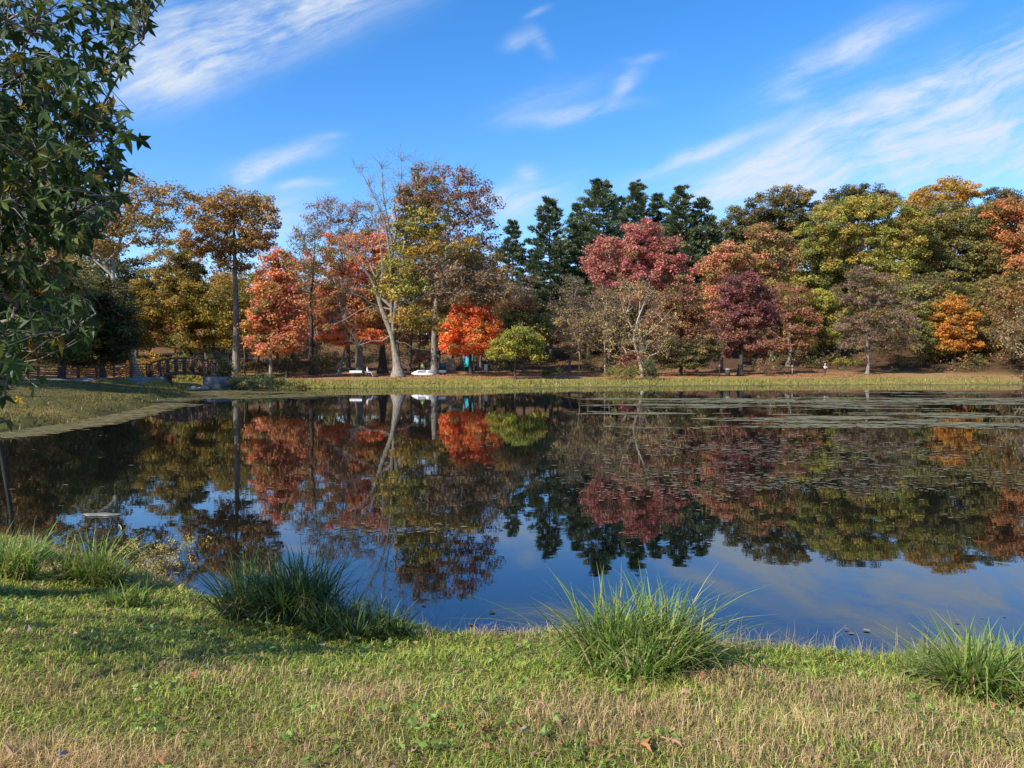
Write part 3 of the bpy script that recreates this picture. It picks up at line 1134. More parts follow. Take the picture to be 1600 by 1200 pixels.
tree('oak_tree', 'tall oak on a straight grey trunk with flat-topped rust brown crown, right of the footbridge', 368, 92,
     lobes=[(330, 330, 42, 30), (362, 318, 46, 26), (400, 328, 34, 26), (428, 345, 16, 14), (312, 368, 34, 22), (350, 372, 42, 22), (392, 376, 36, 20), (364, 412, 26, 11), (340, 395, 30, 14)],
     pal='oak_brown', n=150, K=62, size=0.27, tr=0.50, bark='grey', cr=0.95, seed=12, twig=4, start=11,
     trunk_px=[(369, 540), (369, 500), (368, 460), (367, 420), (366, 380), (364, 340), (362, 310)])
tree('young_tree', 'thin olive young tree rising behind the tall grey oak trunk', 385, 102, crown=(322, 430, 405, 552), pal='olive', n=110, K=50, size=0.26, tr=0.13, bark='brown', seed=13)

tree('maple_tree', 'salmon orange maple with a broad low crown between the grey oak and the dark-trunked tree', 422, 89,
     lobes=[(432, 420, 24, 34), (418, 470, 32, 36), (448, 480, 30, 40), (410, 520, 30, 26), (450, 530, 28, 22), (428, 545, 30, 14), (437, 445, 30, 26)],
     pal='salmon', n=130, K=70, size=0.28, tr=0.22, bark='grey', cr=0.95, seed=14, twig=3)
tree('maple_tree', 'pale salmon maple filling in behind the dark-trunked thin tree', 498, 122,
     lobes=[(470, 420, 30, 30), (500, 450, 40, 34), (520, 480, 34, 24), (480, 490, 36, 24), (455, 520, 30, 18), (505, 515, 34, 16)], pal='salmon', n=110, K=60, size=0.3, tr=0.25, bark='grey', cr=1.1, seed=114, twig=3)
tree('ash_tree', 'dark-trunked thin tree with sparse olive leaves behind the salmon orange maple', 487, 112,
     lobes=[(480, 400, 38, 40), (505, 440, 40, 44), (470, 450, 30, 40), (520, 395, 30, 26)],
     pal='olgreen', n=90, K=30, size=0.3, tr=0.36, bark='dark', cr=1.3, seed=15, twig=9, twl=1.6, trunk_px=[(486, 530), (487, 500), (484, 470), (488, 440), (490, 410), (492, 375)])
tree('maple_tree', 'wine red sparse treetop showing above the orange maples left of the huge oak', 545, 128,
     lobes=[(495, 335, 26, 18), (530, 330, 38, 20), (565, 335, 32, 20), (480, 362, 22, 16), (520, 360, 40, 16), (560, 365, 34, 18)],
     pal='redbrown', n=110, K=34, size=0.32, tr=0.36, bark='brown', cr=1.1, seed=16, twig=9, twl=1.6)
tree('maple_tree', 'tall coral orange maple behind the bare left limbs of the huge oak', 560, 118,
     lobes=[(540, 395, 36, 24), (585, 385, 30, 26), (560, 420, 46, 20), (600, 420, 30, 30), (535, 440, 34, 16), (575, 450, 36, 18), (520, 420, 24, 16), (550, 375, 40, 14)],
     pal='salmon', n=130, K=70, size=0.30, tr=0.3, bark='brown', cr=1.1, seed=17, flat=0.5)
tree('maple_tree', 'low sweeping orange maple with a dark base behind the picnic table', 598, 106,
     lobes=[(545, 480, 46, 14), (585, 470, 36, 16), (520, 490, 26, 14), (570, 500, 40, 14), (600, 495, 26, 18), (560, 462, 40, 10)],
     pal='rust_orange', n=110, K=66, size=0.28, tr=0.58, bark='dark', cr=0.95, seed=18, flat=0.5, trunk_px=[(598, 560), (598, 545), (596, 520), (590, 500), (585, 480)])
tree('maple_tree', 'small umbrella-shaped bright orange maple left of the picnic table', 530, 97,
     lobes=[(545, 518, 30, 10), (520, 526, 20, 9), (570, 522, 24, 9), (545, 530, 36, 8), (588, 530, 12, 8)],
     pal='orange', n=75, K=70, size=0.22, tr=0.24, bark='grey', cr=0.7, seed=19, flat=0.5)
tree('oak_tree', 'stout pale trunk right behind the picnic table under orange boughs', 562, 100,
     lobes=[(560, 500, 34, 14), (545, 488, 24, 12), (580, 490, 24, 12), (562, 470, 26, 16)], pal='rust_orange', n=60, K=50, size=0.28, tr=0.48, bark='grey', cr=0.9, seed=20)
tree('maple_tree', 'bright orange round maple in front of the playground', 735, 108,
     lobes=[(735, 500, 36, 30), (712, 520, 26, 26), (760, 515, 24, 28), (735, 540, 38, 16), (705, 545, 18, 10), (740, 478, 30, 14)],
     pal='orange', n=130, K=85, size=0.25, tr=0.28, bark='dark', cr=0.9, seed=21)
tree('maple_tree', 'dull ochre tree rising behind the bright orange round maple', 752, 118, crown=(700, 810, 455, 560), pal='oak_brown', n=90, K=60, size=0.3, tr=0.25, bark='brown', seed=22)
tree('cherry_tree', 'small lime yellow-green tree leaning by the water right of the orange maple', 805, 92,
     lobes=[(800, 540, 34, 16), (825, 535, 24, 16), (785, 552, 22, 10), (812, 522, 24, 12), (835, 555, 14, 10)], pal='lime', n=85, K=62, size=0.2, tr=0.15, bark='dark', cr=0.7, seed=23)
tree('maple_tree', 'olive tree with an orange top behind the small lime tree', 818, 114,
     lobes=[(815, 480, 26, 16), (812, 505, 38, 20), (835, 520, 32, 22), (795, 520, 24, 20), (850, 505, 18, 16)], pal='olgreen', n=110, K=62, size=0.28, tr=0.25, bark='brown', cr=0.95, seed=24,
     colfield=lambda C_, r: np.where((C_[:, 2] > at(0, 487, 114)[2])[:, None], np.array(PAL['rust_orange'])[r.integers(0, 3, len(C_))], np.array(PAL['olgreen'])[r.integers(0, 4, len(C_))] * 1.2))

tree('maple_tree', 'gold and rust tree filling the gap between the elm and the grey oak trunk', 335, 116, crown=(285, 405, 395, 545), pal='gold_olive', n=100, K=60, size=0.3, tr=0.25, bark='brown', seed=130)
tree('oak_tree', 'rusty tree standing back behind the forked stems of the huge oak', 640, 126, lobes=[(620, 360, 36, 34), (650, 400, 40, 36), (610, 410, 34, 36), (660, 450, 40, 30), (630, 470, 40, 26), (690, 470, 40, 24)], pal='rust_orange', n=130, K=52, size=0.32, tr=0.3, bark='brown', cr=1.25, seed=131, twig=4)
tree('oak_tree', 'golden brown tree standing back behind the straight pale trunk', 738, 126, lobes=[(740, 430, 46, 30), (770, 450, 40, 30), (710, 450, 40, 28), (790, 480, 26, 30), (740, 475, 50, 24)], pal='oak_brown', n=120, K=50, size=0.32, tr=0.3, bark='brown', cr=1.25, seed=132, twig=4)
tree('maple_tree', 'low bronze tree closing the gap behind the upturned boat', 655, 132, crown=(615, 705, 470, 560), pal='rust', n=70, K=50, size=0.3, tr=0.2, bark='brown', seed=133)
# pale twiggy trees in the middle
tree('birch_tree', 'slim tan-leaved tree with pale forked stems, leftmost of the pale twiggy group', 905, 106, crown=(862, 935, 470, 575), pal='tan', n=90, K=22, size=0.24, tr=0.13, bark='tan', seed=25, twig=9, twl=1.3)
tree('birch_tree', 'pale-barked thin tree with few yellow leaves below the big pink maple', 945, 108, crown=(908, 990, 440, 575), pal='tan', n=110, K=20, size=0.24, tr=0.14, bark='white', seed=26, twig=10, twl=1.4)
tree('sycamore_tree', 'leaning white-stemmed sycamore with sparse tan leaves above the rounded shrubs', 1005, 104,
     lobes=[(1000, 480, 40, 34), (1030, 510, 34, 34), (975, 520, 34, 34), (1010, 540, 44, 26), (990, 450, 34, 20)], pal='tan', n=130, K=22, size=0.26, tr=0.22, bark='white', seed=27, twig=9, twl=1.5, cr=1.0,
     trunk_px=[(998, 560), (990, 530), (996, 500), (1008, 470), (1015, 445)],
     limbs=[([(990, 535), (1015, 520), (1035, 500), (1050, 482)], 0.13, 0.04, -2), ([(992, 520), (975, 490), (968, 460)], 0.10, 0.03, 1), ([(998, 505), (1000, 470), (985, 440)], 0.1, 0.03, 1)])
tree('ash_tree', 'grey-brown nearly leafless tree in front of the pines', 890, 122, crown=(845, 960, 432, 560), pal='brown', n=110, K=26, size=0.3, tr=0.2, bark='grey', seed=28, twig=11, twl=1.8)
tree('ash_tree', 'brown twiggy tree squeezed between the huge oak dome and the pines', 800, 124, crown=(762, 850, 425, 560), pal='brown', n=80, K=28, size=0.3, tr=0.2, bark='brown', seed=29, twig=10, twl=1.8)
shrub('shrub', 'crimson shrub under the leaning white-stemmed sycamore', 985, 109, (958, 1005, 515, 582), 'pink', n=30, K=40, size=0.26, seed=30)

tree('maple_tree', 'big pink-red maple with a domed crown in front of the pines', 1000, 128,
     lobes=[(995, 380, 44, 34), (955, 400, 40, 30), (1040, 400, 40, 30), (990, 415, 60, 28), (930, 412, 22, 16), (1065, 425, 26, 18), (1005, 355, 26, 12), (960, 430, 44, 22), (1030, 430, 40, 20), (985, 460, 50, 22)],
     pal='pink', n=200, K=75, size=0.32, tr=0.32, bark='grey', cr=1.15, seed=31, twig=3)
tree('maple_tree', 'rusty brown-red tree below the right side of the big pink maple', 1062, 116,
     lobes=[(1060, 470, 34, 26), (1040, 500, 34, 24), (1080, 500, 28, 24), (1065, 525, 44, 18)], pal='rust', n=110, K=62, size=0.28, tr=0.22, bark='brown', cr=1.0, seed=32, twig=4)
tree('beech_tree', 'low dark green spreading tree with drooping boughs left of the purple tree', 1064, 106,
     lobes=[(1065, 545, 40, 14), (1045, 555, 28, 12), (1095, 550, 30, 14), (1070, 565, 46, 9), (1110, 535, 20, 14)], pal='dbrowngreen', n=95, K=70, size=0.22, tr=0.25, bark='dark', cr=0.8, seed=33, flat=0.45)
tree('plum_tree', 'rounded deep purple tree on the far lawn', 1157, 110,
     lobes=[(1160, 448, 32, 26), (1145, 475, 30, 28), (1182, 475, 28, 30), (1160, 500, 46, 30), (1140, 520, 28, 22), (1188, 525, 26, 22), (1165, 545, 44, 14), (1205, 500, 12, 22)],
     pal='purple', n=180, K=85, size=0.25, tr=0.38, bark='dark', cr=0.9, seed=34,
     colfield=lambda C_, r: np.where((r.random(len(C_)) < np.clip((at(0, 480, 110)[2] - C_[:, 2]) / 7, 0, 0.75))[:, None], np.array(PAL['redbrown'])[r.integers(0, 3, len(C_))], np.array(PAL['purple'])[r.integers(0, 4, len(C_))]))
tree('maple_tree', 'coral pink maple peeping out behind the left of the purple tree', 1128, 126,
     lobes=[(1140, 400, 32, 18), (1115, 420, 22, 20), (1160, 415, 22, 16), (1112, 450, 16, 20), (1118, 480, 16, 22)], pal='coral', n=90, K=75, size=0.3, tr=0.25, bark='brown', cr=1.0, seed=35)
tree('maple_tree', 'patchy pink and green maple above the right of the purple tree', 1205, 134,
     lobes=[(1185, 368, 22, 16), (1212, 380, 24, 18), (1232, 405, 20, 20), (1195, 405, 26, 22), (1205, 440, 28, 26)], pal='coral', n=95, K=70, size=0.32, tr=0.3, bark='grey', cr=1.15, seed=36,
     colfield=lambda C_, r: np.where((r.random(len(C_)) < 0.62)[:, None], np.array(PAL['olgreen'])[r.integers(0, 4, len(C_))] * 1.1, np.array(PAL['coral'])[r.integers(0, 4, len(C_))]))
tree('tulip_tree', 'shaded brown tree with bare grey trunk just right of the purple tree', 1232, 128,
     lobes=[(1235, 470, 30, 30), (1220, 500, 24, 30), (1255, 505, 26, 30), (1235, 540, 34, 16)], pal='rust', n=90, K=55, size=0.28, tr=0.4, bark='grey', cr=1.0, seed=37)

# right hand wood on the slope
DG = 'trees standing on the wooded slope at the right'
tree('oak_tree', 'great olive and yellow-green oak, broadest on the right slope', 1345, 150,
     lobes=[(1330, 340, 60, 30), (1385, 335, 50, 26), (1290, 365, 46, 30), (1345, 380, 60, 30), (1405, 375, 46, 28), (1270, 410, 38, 32), (1320, 420, 50, 28), (1375, 420, 46, 24), (1260, 455, 34, 26), (1310, 465, 40, 24), (1355, 322, 40, 14), (1420, 410, 34, 20), (1400, 445, 40, 20), (1300, 330, 30, 16), (1425, 350, 26, 26), (1330, 495, 50, 20), (1250, 490, 30, 24)],
     pal='ygreen', n=400, K=95, size=0.34, tr=0.6, bark='grey', cr=1.35, seed=41, group=DG)
tree('oak_tree', 'olive green oak crown right of the great yellow-green oak', 1490, 156,
     lobes=[(1470, 345, 50, 28), (1520, 350, 40, 34), (1450, 385, 40, 26), (1500, 395, 50, 28), (1540, 395, 30, 34), (1470, 425, 50, 26), (1520, 435, 40, 26), (1490, 460, 54, 18), (1545, 350, 26, 30), (1440, 450, 34, 22), (1535, 470, 34, 20)],
     pal='olgreen', n=300, K=85, size=0.34, tr=0.55, bark='grey', cr=1.4, seed=42, group=DG)
tree('maple_tree', 'golden yellow treetop, highest on the right slope', 1470, 172,
     lobes=[(1470, 308, 44, 18), (1500, 300, 30, 16), (1440, 318, 30, 16), (1480, 290, 24, 10), (1460, 335, 54, 20)], pal='gold', n=120, K=75, size=0.36, tr=0.45, bark='grey', cr=1.4, seed=43, group=DG)
tree('maple_tree', 'orange-brown maple at the right edge of the slope', 1585, 152,
     lobes=[(1575, 330, 34, 22), (1605, 335, 30, 24), (1590, 365, 40, 24), (1570, 400, 26, 22), (1605, 410, 34, 30), (1585, 440, 36, 22)], pal='rust_orange', n=150, K=75, size=0.33, tr=0.45, bark='brown', cr=1.3, seed=44, group=DG)
tree('oak_tree', 'blue-green treetop peeping over the orange-brown maple at the right edge', 1568, 182, lobes=[(1560, 305, 24, 10), (1585, 312, 20, 10), (1570, 330, 40, 18)], pal='dgreen', n=70, K=60, size=0.36, tr=0.4, bark='grey', cr=1.4, seed=45, group=DG)
tree('oak_tree', 'dark olive-brown domed treetop right of the pines', 1215, 172,
     lobes=[(1235, 308, 34, 18), (1200, 325, 36, 20), (1260, 325, 30, 20), (1165, 340, 36, 18), (1220, 350, 56, 22), (1150, 365, 36, 20), (1190, 380, 56, 22), (1250, 370, 40, 30)], pal='dbrowngreen', n=230, K=85, size=0.36, tr=0.5, bark='brown', cr=1.4, seed=46, group=DG)
tree('oak_tree', 'dark green treetop behind the great olive oak', 1335, 184, lobes=[(1320, 305, 28, 12), (1350, 302, 34, 12), (1380, 312, 24, 12), (1340, 325, 54, 18)], pal='dgreen', n=100, K=70, size=0.36, tr=0.45, bark='grey', cr=1.5, seed=47, group=DG)
tree('oak_tree', 'sunlit lime green boughs low on the slope left of the brown zelkova', 1285, 132,
     lobes=[(1275, 470, 30, 16), (1300, 490, 26, 14), (1262, 500, 24, 14), (1285, 530, 30, 14), (1265, 545, 22, 10), (1305, 515, 22, 12)], pal='lime', n=110, K=62, size=0.3, tr=0.3, bark='brown', cr=1.0, seed=48, group=DG, flat=0.45)
tree('zelkova_tree', 'dusky brown fine-twigged tree standing alone on the right lawn', 1355, 114,
     lobes=[(1345, 432, 26, 14), (1370, 445, 44, 16), (1335, 460, 30, 20), (1385, 470, 44, 18), (1350, 490, 40, 18), (1395, 505, 40, 18), (1330, 510, 24, 14), (1355, 530, 42, 14), (1405, 535, 30, 12), (1330, 540, 20, 10)],
     pal='brown', n=190, K=62, size=0.2, tr=0.24, bark='grey', cr=0.9, seed=49, twig=8, twl=1.1, flat=0.45, start=2.2)
tree('maple_tree', 'golden orange maple low at the foot of the right slope', 1492, 124,
     lobes=[(1485, 475, 26, 14), (1505, 495, 26, 14), (1470, 500, 20, 12), (1500, 520, 32, 12), (1485, 540, 26, 10), (1520, 545, 18, 10), (1478, 520, 20, 12)], pal='gold', n=115, K=66, size=0.27, tr=0.22, bark='brown', cr=0.9, seed=50, flat=0.5,
     colfield=lambda C_, r: np.array(PAL['gold'])[r.integers(0, 4, len(C_))] * np.array((1.15, 0.85, 1.0)))
tree('oak_tree', 'shaded olive tree between the brown zelkova and the golden maple', 1440, 126, lobes=[(1430, 470, 30, 26), (1450, 500, 26, 30), (1425, 530, 34, 20), (1460, 540, 26, 18)], pal='olgreen', n=90, K=62, size=0.28, tr=0.3, bark='dark', cr=1.0, seed=51, group=DG)
tree('oak_tree', 'dull brown-green tree right of the golden maple', 1545, 130, lobes=[(1540, 480, 30, 24), (1560, 510, 28, 24), (1530, 535, 34, 20), (1565, 545, 26, 16), (1555, 450, 26, 18)], pal='dbrowngreen', n=110, K=66, size=0.28, tr=0.3, bark='brown', cr=1.0, seed=52, group=DG,
     colfield=lambda C_, r: np.array(PAL['oak_brown'])[r.integers(0, 4, len(C_))] * np.array((0.7, 0.85, 0.8)))
tree('sycamore_tree', 'pale twiggy nearly bare tree at the right edge of the far shore', 1612, 112, crown=(1562, 1665, 468, 575), pal='tan', n=100, K=18, size=0.26, tr=0.2, bark='white', seed=53, twig=10, twl=1.6)
tree('oak_tree', 'yellow-olive tree low at the right edge behind the pale bare tree', 1600, 134, crown=(1550, 1660, 420, 540), pal='gold_olive', n=110, K=66, size=0.3, tr=0.3, bark='brown', seed=54, group=DG)

# pines
for (px, d, tp_, hw, sd, lab) in [
        (802, 150, 348, 24, 61, 'short dark pine at the left end of the pine row'),
        (862, 150, 314, 36, 62, 'broad dark pine second from the left in the pine row'),
        (932, 154, 286, 42, 63, 'tallest and broadest pine in the row'),
        (995, 166, 288, 28, 64, 'narrow pointed pine just right of the tallest pine'),
        (1026, 172, 306, 20, 65, 'thin pine half hidden beside the narrow pointed pine'),
        (1062, 160, 294, 30, 66, 'feathery pine right of the big pink maple top'),
        (1094, 164, 312, 26, 67, 'rightmost pine leaning against the dark olive wood'),
        (900, 168, 322, 30, 68, 'pine standing back between the two broadest pines'),
        (968, 172, 312, 26, 69, 'pine standing back just behind the tallest pine')]:
    pine(lab, px, d, tp_, hw, sd)

# left hand wood
LG = 'trees of the shaded wood behind the footbridge'
tree('sycamore_tree', 'golden sycamore with white upper limbs above the footbridge', 215, 84,
     lobes=[(215, 300, 40, 26), (250, 330, 36, 26), (180, 330, 40, 30), (225, 360, 50, 26), (160, 370, 40, 30), (265, 310, 26, 20), (205, 275, 20, 14), (110, 330, 50, 40), (60, 360, 50, 40)],
     pal='gold_olive', n=190, K=40, size=0.25, tr=0.42, bark='white', cr=1.0, seed=71, twig=5, twl=1.3, tipr=0.032,
     limbs=[([(175, 430), (163, 412), (185, 392), (205, 378), (222, 352)], 0.26, 0.06, -2), ([(175, 430), (140, 400), (110, 370)], 0.22, 0.06, -1)], trunk_px=[(200, 540), (190, 500), (180, 460), (176, 430), (178, 400), (190, 370), (205, 340), (212, 310)])
tree('elm_tree', 'olive yellow bushy tree directly behind the footbridge', 282, 104,
     lobes=[(265, 420, 44, 34), (290, 460, 44, 36), (240, 470, 44, 36), (310, 500, 34, 34), (265, 510, 48, 28), (225, 520, 30, 26), (300, 535, 36, 16), (280, 395, 34, 18)],
     pal='olive', n=210, K=72, size=0.25, tr=0.28, bark='brown', cr=0.95, seed=72, twig=2)
tree('cedar_tree', 'dark evergreen showing behind the olive tree and the grey oak', 300, 108, crown=(262, 328, 375, 540), pal='dgreen', n=110, K=75, size=0.28, tr=0.3, bark='dark', seed=73)
tree('holly_tree', 'black-green evergreen left of the footbridge', 160, 80, lobes=[(165, 470, 36, 34), (150, 510, 40, 36), (185, 530, 34, 34), (140, 550, 44, 24), (180, 500, 36, 40)], pal='dgreen', n=170, K=80, size=0.22, tr=0.3, bark='dark', cr=0.85, seed=74)
tree('holly_tree', 'shaded dark tree behind the left rail fence', 95, 76, lobes=[(95, 450, 46, 34), (70, 500, 46, 36), (115, 500, 40, 36), (90, 540, 56, 26), (50, 430, 40, 34)], pal='olgreen', n=150, K=70, size=0.22, tr=0.3, bark='dark', cr=0.85, seed=75, group=LG)
tree('ash_tree', 'brown shaded tree at the far left behind the rail fence', 20, 72, lobes=[(20, 400, 60, 44), (10, 470, 60, 40), (30, 520, 56, 34), (-30, 440, 50, 60)], pal='oak_brown', n=150, K=60, size=0.24, tr=0.3, bark='dark', cr=0.95, seed=76, group=LG)
tree('oak_tree', 'lone dark-stemmed bank tree rising out of the left edge of the picture', -8, 40, lobes=[(-20, 250, 110, 60), (-90, 330, 90, 70), (40, 300, 60, 50), (-40, 180, 100, 50)], pal='olive', n=120, K=50, size=0.2, tr=0.17, bark='dark', cr=0.8, seed=77, trunk_px=[(2, 560), (12, 480), (15, 400), (10, 320), (0, 240)])
for i, (px, d, T, hw, p_) in enumerate([(-330, 46, 190, 170, 'olive'), (-230, 66, 300, 130, 'olgreen'), (-420, 62, 250, 190, 'oak_brown'), (-60, 92, 330, 110, 'gold_olive'), (-125, 62, 190, 112, 'olive')]):
    tree('oak_tree', ['leafy oak standing beyond the left edge by the near bank', 'tree beyond the left edge next to the rail fence', 'brown oak farthest out beyond the left edge', 'golden tree deep in the wood past the rail fence', 'olive tree beyond the left edge by the path'][i],
         px, d, crown=(px - hw, px + hw, T, 520), pal=p_, n=120, K=70, size=0.34, tr=0.35, bark='dark', seed=80 + i, group=LG)

# half hidden trees that fill the wood behind: six builds, each copied
BG = 'half hidden trees in the wood behind the front trees'
bk = []
back_protos = []
for i, (p_, n_) in enumerate([('dgreen', 80), ('dbrowngreen', 80), ('olgreen', 80), ('rust', 80), ('oak_brown', 80), ('brown', 70)]):
    t_ = tree('woodland_tree', 'half hidden tree in the dense wood behind the front row of trees', 800, 150, crown=(742, 858, 400, 548), pal=p_, n=n_, K=62, size=0.42, tr=0.32, bark='brown', seed=100 + i, group=BG, cr=1.5)
    back_protos.append(t_)
back_spots = []
rb = np.random.default_rng(5)
for (x0, x1, dmin, dmax, cnt, topmin, topmax, kinds) in [
        (-40, 200, 105, 150, 9, 330, 430, (1, 2, 4, 0)), (200, 470, 125, 165, 10, 400, 470, (4, 2, 3, 1)),
        (470, 700, 140, 185, 9, 440, 490, (3, 4, 5, 2)), (700, 860, 140, 175, 7, 430, 470, (5, 3, 1, 2)),
        (860, 1120, 140, 170, 9, 425, 480, (0, 1, 5, 3)), (1120, 1340, 150, 190, 9, 390, 450, (1, 0, 2, 1)),
        (1230, 1420, 136, 148, 5, 470, 500, (1, 2, 0, 2)), (1420, 1640, 138, 185, 10, 400, 470, (1, 2, 4, 0)), (1620, 1800, 110, 160, 7, 340, 420, (2, 4, 1, 3))]:
    for k_ in range(cnt):
        px = x0 + (x1 - x0) * (k_ + rb.random()) / cnt
        back_spots.append((px, rb.uniform(dmin, dmax), rb.uniform(topmin, topmax), kinds[rb.integers(0, 4)], (x0, x1, dmin)))
h0 = at(800, 400, 150)[2] - gz(0, 150)
used = set()
KIND_WORD = ['dark green tree', 'brownish green tree', 'olive tree', 'rust red tree', 'orange-brown tree', 'dusky brown tree']
REG_WORD = {-40: 'in the shade beyond the left rail fence', 200: 'deep behind the footbridge and grey oak', 470: 'behind the orange maples and huge oak', 700: 'behind the playground',
            860: 'under and between the tall pines', 1120: 'high behind the purple tree', 1230: 'under the great olive oak', 1420: 'on the slope behind the golden maple', 1620: 'on the slope beyond the right edge'}
for (px, d, tpy, kd, reg) in back_spots:
    src = back_protos[kd]
    x = xat(px, d)
    z = gz(x, d)
    sc_ = (at(px, tpy, d)[2] - z) / h0
    if kd in used:
        o = src.copy()
        COL.objects.link(o)
        kids = []
        for ch in list(src.children):
            c = ch.copy()
            COL.objects.link(c)
            c.parent = o
            kids.append(c)
    else:
        used.add(kd)
        o = src
        kids = list(src.children)
    o['label'] = 'half hidden ' + KIND_WORD[kd] + ' ' + REG_WORD[reg[0]]
    o.location = (x, d, z)
    sxy = sc_ * rb.uniform(0.85, 1.25)
    o.scale = (sxy, sxy, sc_)
    o.rotation_euler = (0, 0, rb.random() * 6.28)
    t_ = rb.uniform(0.75, 1.2)
    for c in kids:
        if c.name.startswith('crown'):
            c.color = (t_ * rb.uniform(0.9, 1.1), t_, t_ * rb.uniform(0.85, 1.1), 1)


# far-off wood that reads as one mass
def far_wood():
    r = np.random.default_rng(3)
    C_, R_ = [], []
    for k_ in range(900):
        a = RAD(r.uniform(-46, 50))
        dd = r.uniform(190, 235)
        x, y = dd * math.sin(a), dd * math.cos(a)
        C_.append((x, y, 0))
    C_ = np.array(C_)
    gzz = ground(C_[:, 0], C_[:, 1])
    C_[:, 2] = gzz + r.uniform(0.5, 13, len(C_)) + 3 * (vnoise(C_[:, 0] * 0.05, C_[:, 1] * 0.05) - .5)
    pal = PAL['dbrowngreen'] + PAL['olgreen'] + PAL['rust'][:2]
    V, c3 = leaf_cloud(r, C_, np.full(len(C_), 3.6) * (0.7 + 0.6 * r.random(len(C_))), 120, 1.25, pal, 0.8)
    o = mk('far_woodland', V, np.arange(len(V)).reshape(-1, 3), LEAF, col=c3)
    setting(o, 'stuff')
    NTRI[0] += len(V) // 3


far_wood()

# ------------------------------------------------------------------ shrubs
shrub('shrub', 'large dark green shrub mass covering the bank right of the footbridge', 395, 77, (352, 442, 578, 606), 'shrub', n=80, K=70, size=0.17, seed=201, cr=0.42)
shrub('shrub', 'taller dark shrub at the right end of the bridge rail', 342, 81, (318, 372, 555, 600), 'shrub', n=50, K=70, size=0.18, seed=202, cr=0.45)
shrub('shrub', 'low grassy shrub trailing right of the large dark shrub mass', 455, 80, (430, 490, 594, 606), 'olgreen', n=36, K=55, size=0.15, seed=203, cr=0.3)
shrub('shrub', 'round glossy holly bush at the right of the clipped shrubs', 1017, 98, (1003, 1032, 553, 588), 'shrub', n=50, K=75, size=0.16, seed=204, cr=0.4)
shrub('shrub', 'wide low green shrub left of the round holly bush', 968, 98, (934, 1004, 568, 589), 'olgreen', n=60, K=65, size=0.17, seed=205, cr=0.42)
shrub('shrub', 'small dark shrub on the shore below the lime tree', 858, 94, (840, 878, 570, 592), 'shrub', n=36, K=60, size=0.16, seed=206, cr=0.36)
shrub('shrub', 'reddish dry shrub behind the upturned boat', 645, 110, (632, 672, 545, 578), 'rust', n=34, K=36, size=0.22, seed=207, twig=4)
shrub('shrub', 'small shaded red-brown shrub on the lawn right of the purple tree', 1194, 108, (1180, 1222, 561, 583), 'redbrown', n=30, K=36, size=0.18, seed=208, twig=5)
shrub('shrub', 'yellow-green brush at the foot of the right slope by the fisherman', 1320, 128, (1296, 1352, 560, 578), 'lime', n=36, K=50, size=0.2, seed=209)
shrub('shrub', 'olive brush at the foot of the slope below the golden maple', 1510, 124, (1490, 1545, 560, 578), 'olive', n=40, K=50, size=0.2, seed=210)
shrub('shrub', 'twiggy dark shrub right of the salmon orange maple', 445, 98, (425, 478, 545, 580), 'dbrowngreen', n=34, K=34, size=0.2, seed=211, twig=6)
shrub('shrub', 'dark arching shrub under the orange maples left of the picnic table', 492, 102, (462, 528, 545, 578), 'dbrowngreen', n=44, K=44, size=0.2, seed=212, twig=5)
shrub('shrub', 'brown weeds on the water edge at the far right', 1598, 101, (1586, 1616, 580, 602), 'rust', n=20, K=36, size=0.16, seed=213, twig=4)
shrub('shrub', 'yellow undergrowth seen through the bridge rails', 215, 90, (185, 260, 545, 585), 'gold', n=44, K=50, size=0.2, seed=214)
shrub('shrub', 'long golden brush lit behind the right half of the bridge rails', 300, 97, (245, 352, 546, 588), 'lime', n=80, K=60, size=0.2, seed=215, cr=0.6)
shrub('shrub', 'golden brush lit behind the left rail fence', 150, 94, (95, 190, 556, 590), 'gold', n=60, K=50, size=0.2, seed=216, cr=0.6)
# undergrowth under the wood, dark and thickened to deepen the shade: stuff
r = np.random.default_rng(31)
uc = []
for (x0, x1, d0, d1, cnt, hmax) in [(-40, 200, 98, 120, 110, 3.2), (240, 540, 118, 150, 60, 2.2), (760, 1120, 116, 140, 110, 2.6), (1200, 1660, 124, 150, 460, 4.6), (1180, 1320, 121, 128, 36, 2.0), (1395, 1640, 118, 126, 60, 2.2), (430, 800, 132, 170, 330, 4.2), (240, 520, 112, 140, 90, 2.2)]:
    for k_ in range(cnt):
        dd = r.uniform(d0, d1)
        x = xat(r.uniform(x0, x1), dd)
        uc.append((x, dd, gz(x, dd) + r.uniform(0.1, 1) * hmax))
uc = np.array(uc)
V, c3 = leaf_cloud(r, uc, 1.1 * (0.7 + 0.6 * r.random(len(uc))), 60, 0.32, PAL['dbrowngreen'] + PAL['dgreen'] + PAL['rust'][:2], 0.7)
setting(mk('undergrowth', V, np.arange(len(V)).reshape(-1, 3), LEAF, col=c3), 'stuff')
NTRI[0] += len(V) // 3

# ------------------------------------------------------------------ footbridge and fences
RUST = mat_plain('weathered_rail', (0.085, 0.036, 0.025), 0.75, 0.35, 4.0)
CONC = mat_plain('concrete', (0.15, 0.147, 0.145), 0.9, 0.35, 1.2, bump=0.3, c2=(0.085, 0.082, 0.08))
PLANK = mat_plain('deck_boards', (0.20, 0.15, 0.11), 0.85, 0.4, 3.0)
STONE = mat_plain('bank_stone', (0.22, 0.195, 0.16), 0.9, 0.35, 2.0, bump=0.4)

bdir = (BR_B - BR_A)
BL = np.linalg.norm(bdir)
bdir /= BL
bn = np.array((-bdir[1], bdir[0]))
brz = 1.32
bz2 = 1.32
bridge = thing('footbridge', 'arched rust brown steel footbridge with lattice railings over the stream mouth', 'footbridge', (BR_A[0], BR_A[1], 0))
boff = (BR_A[0], BR_A[1], 0)


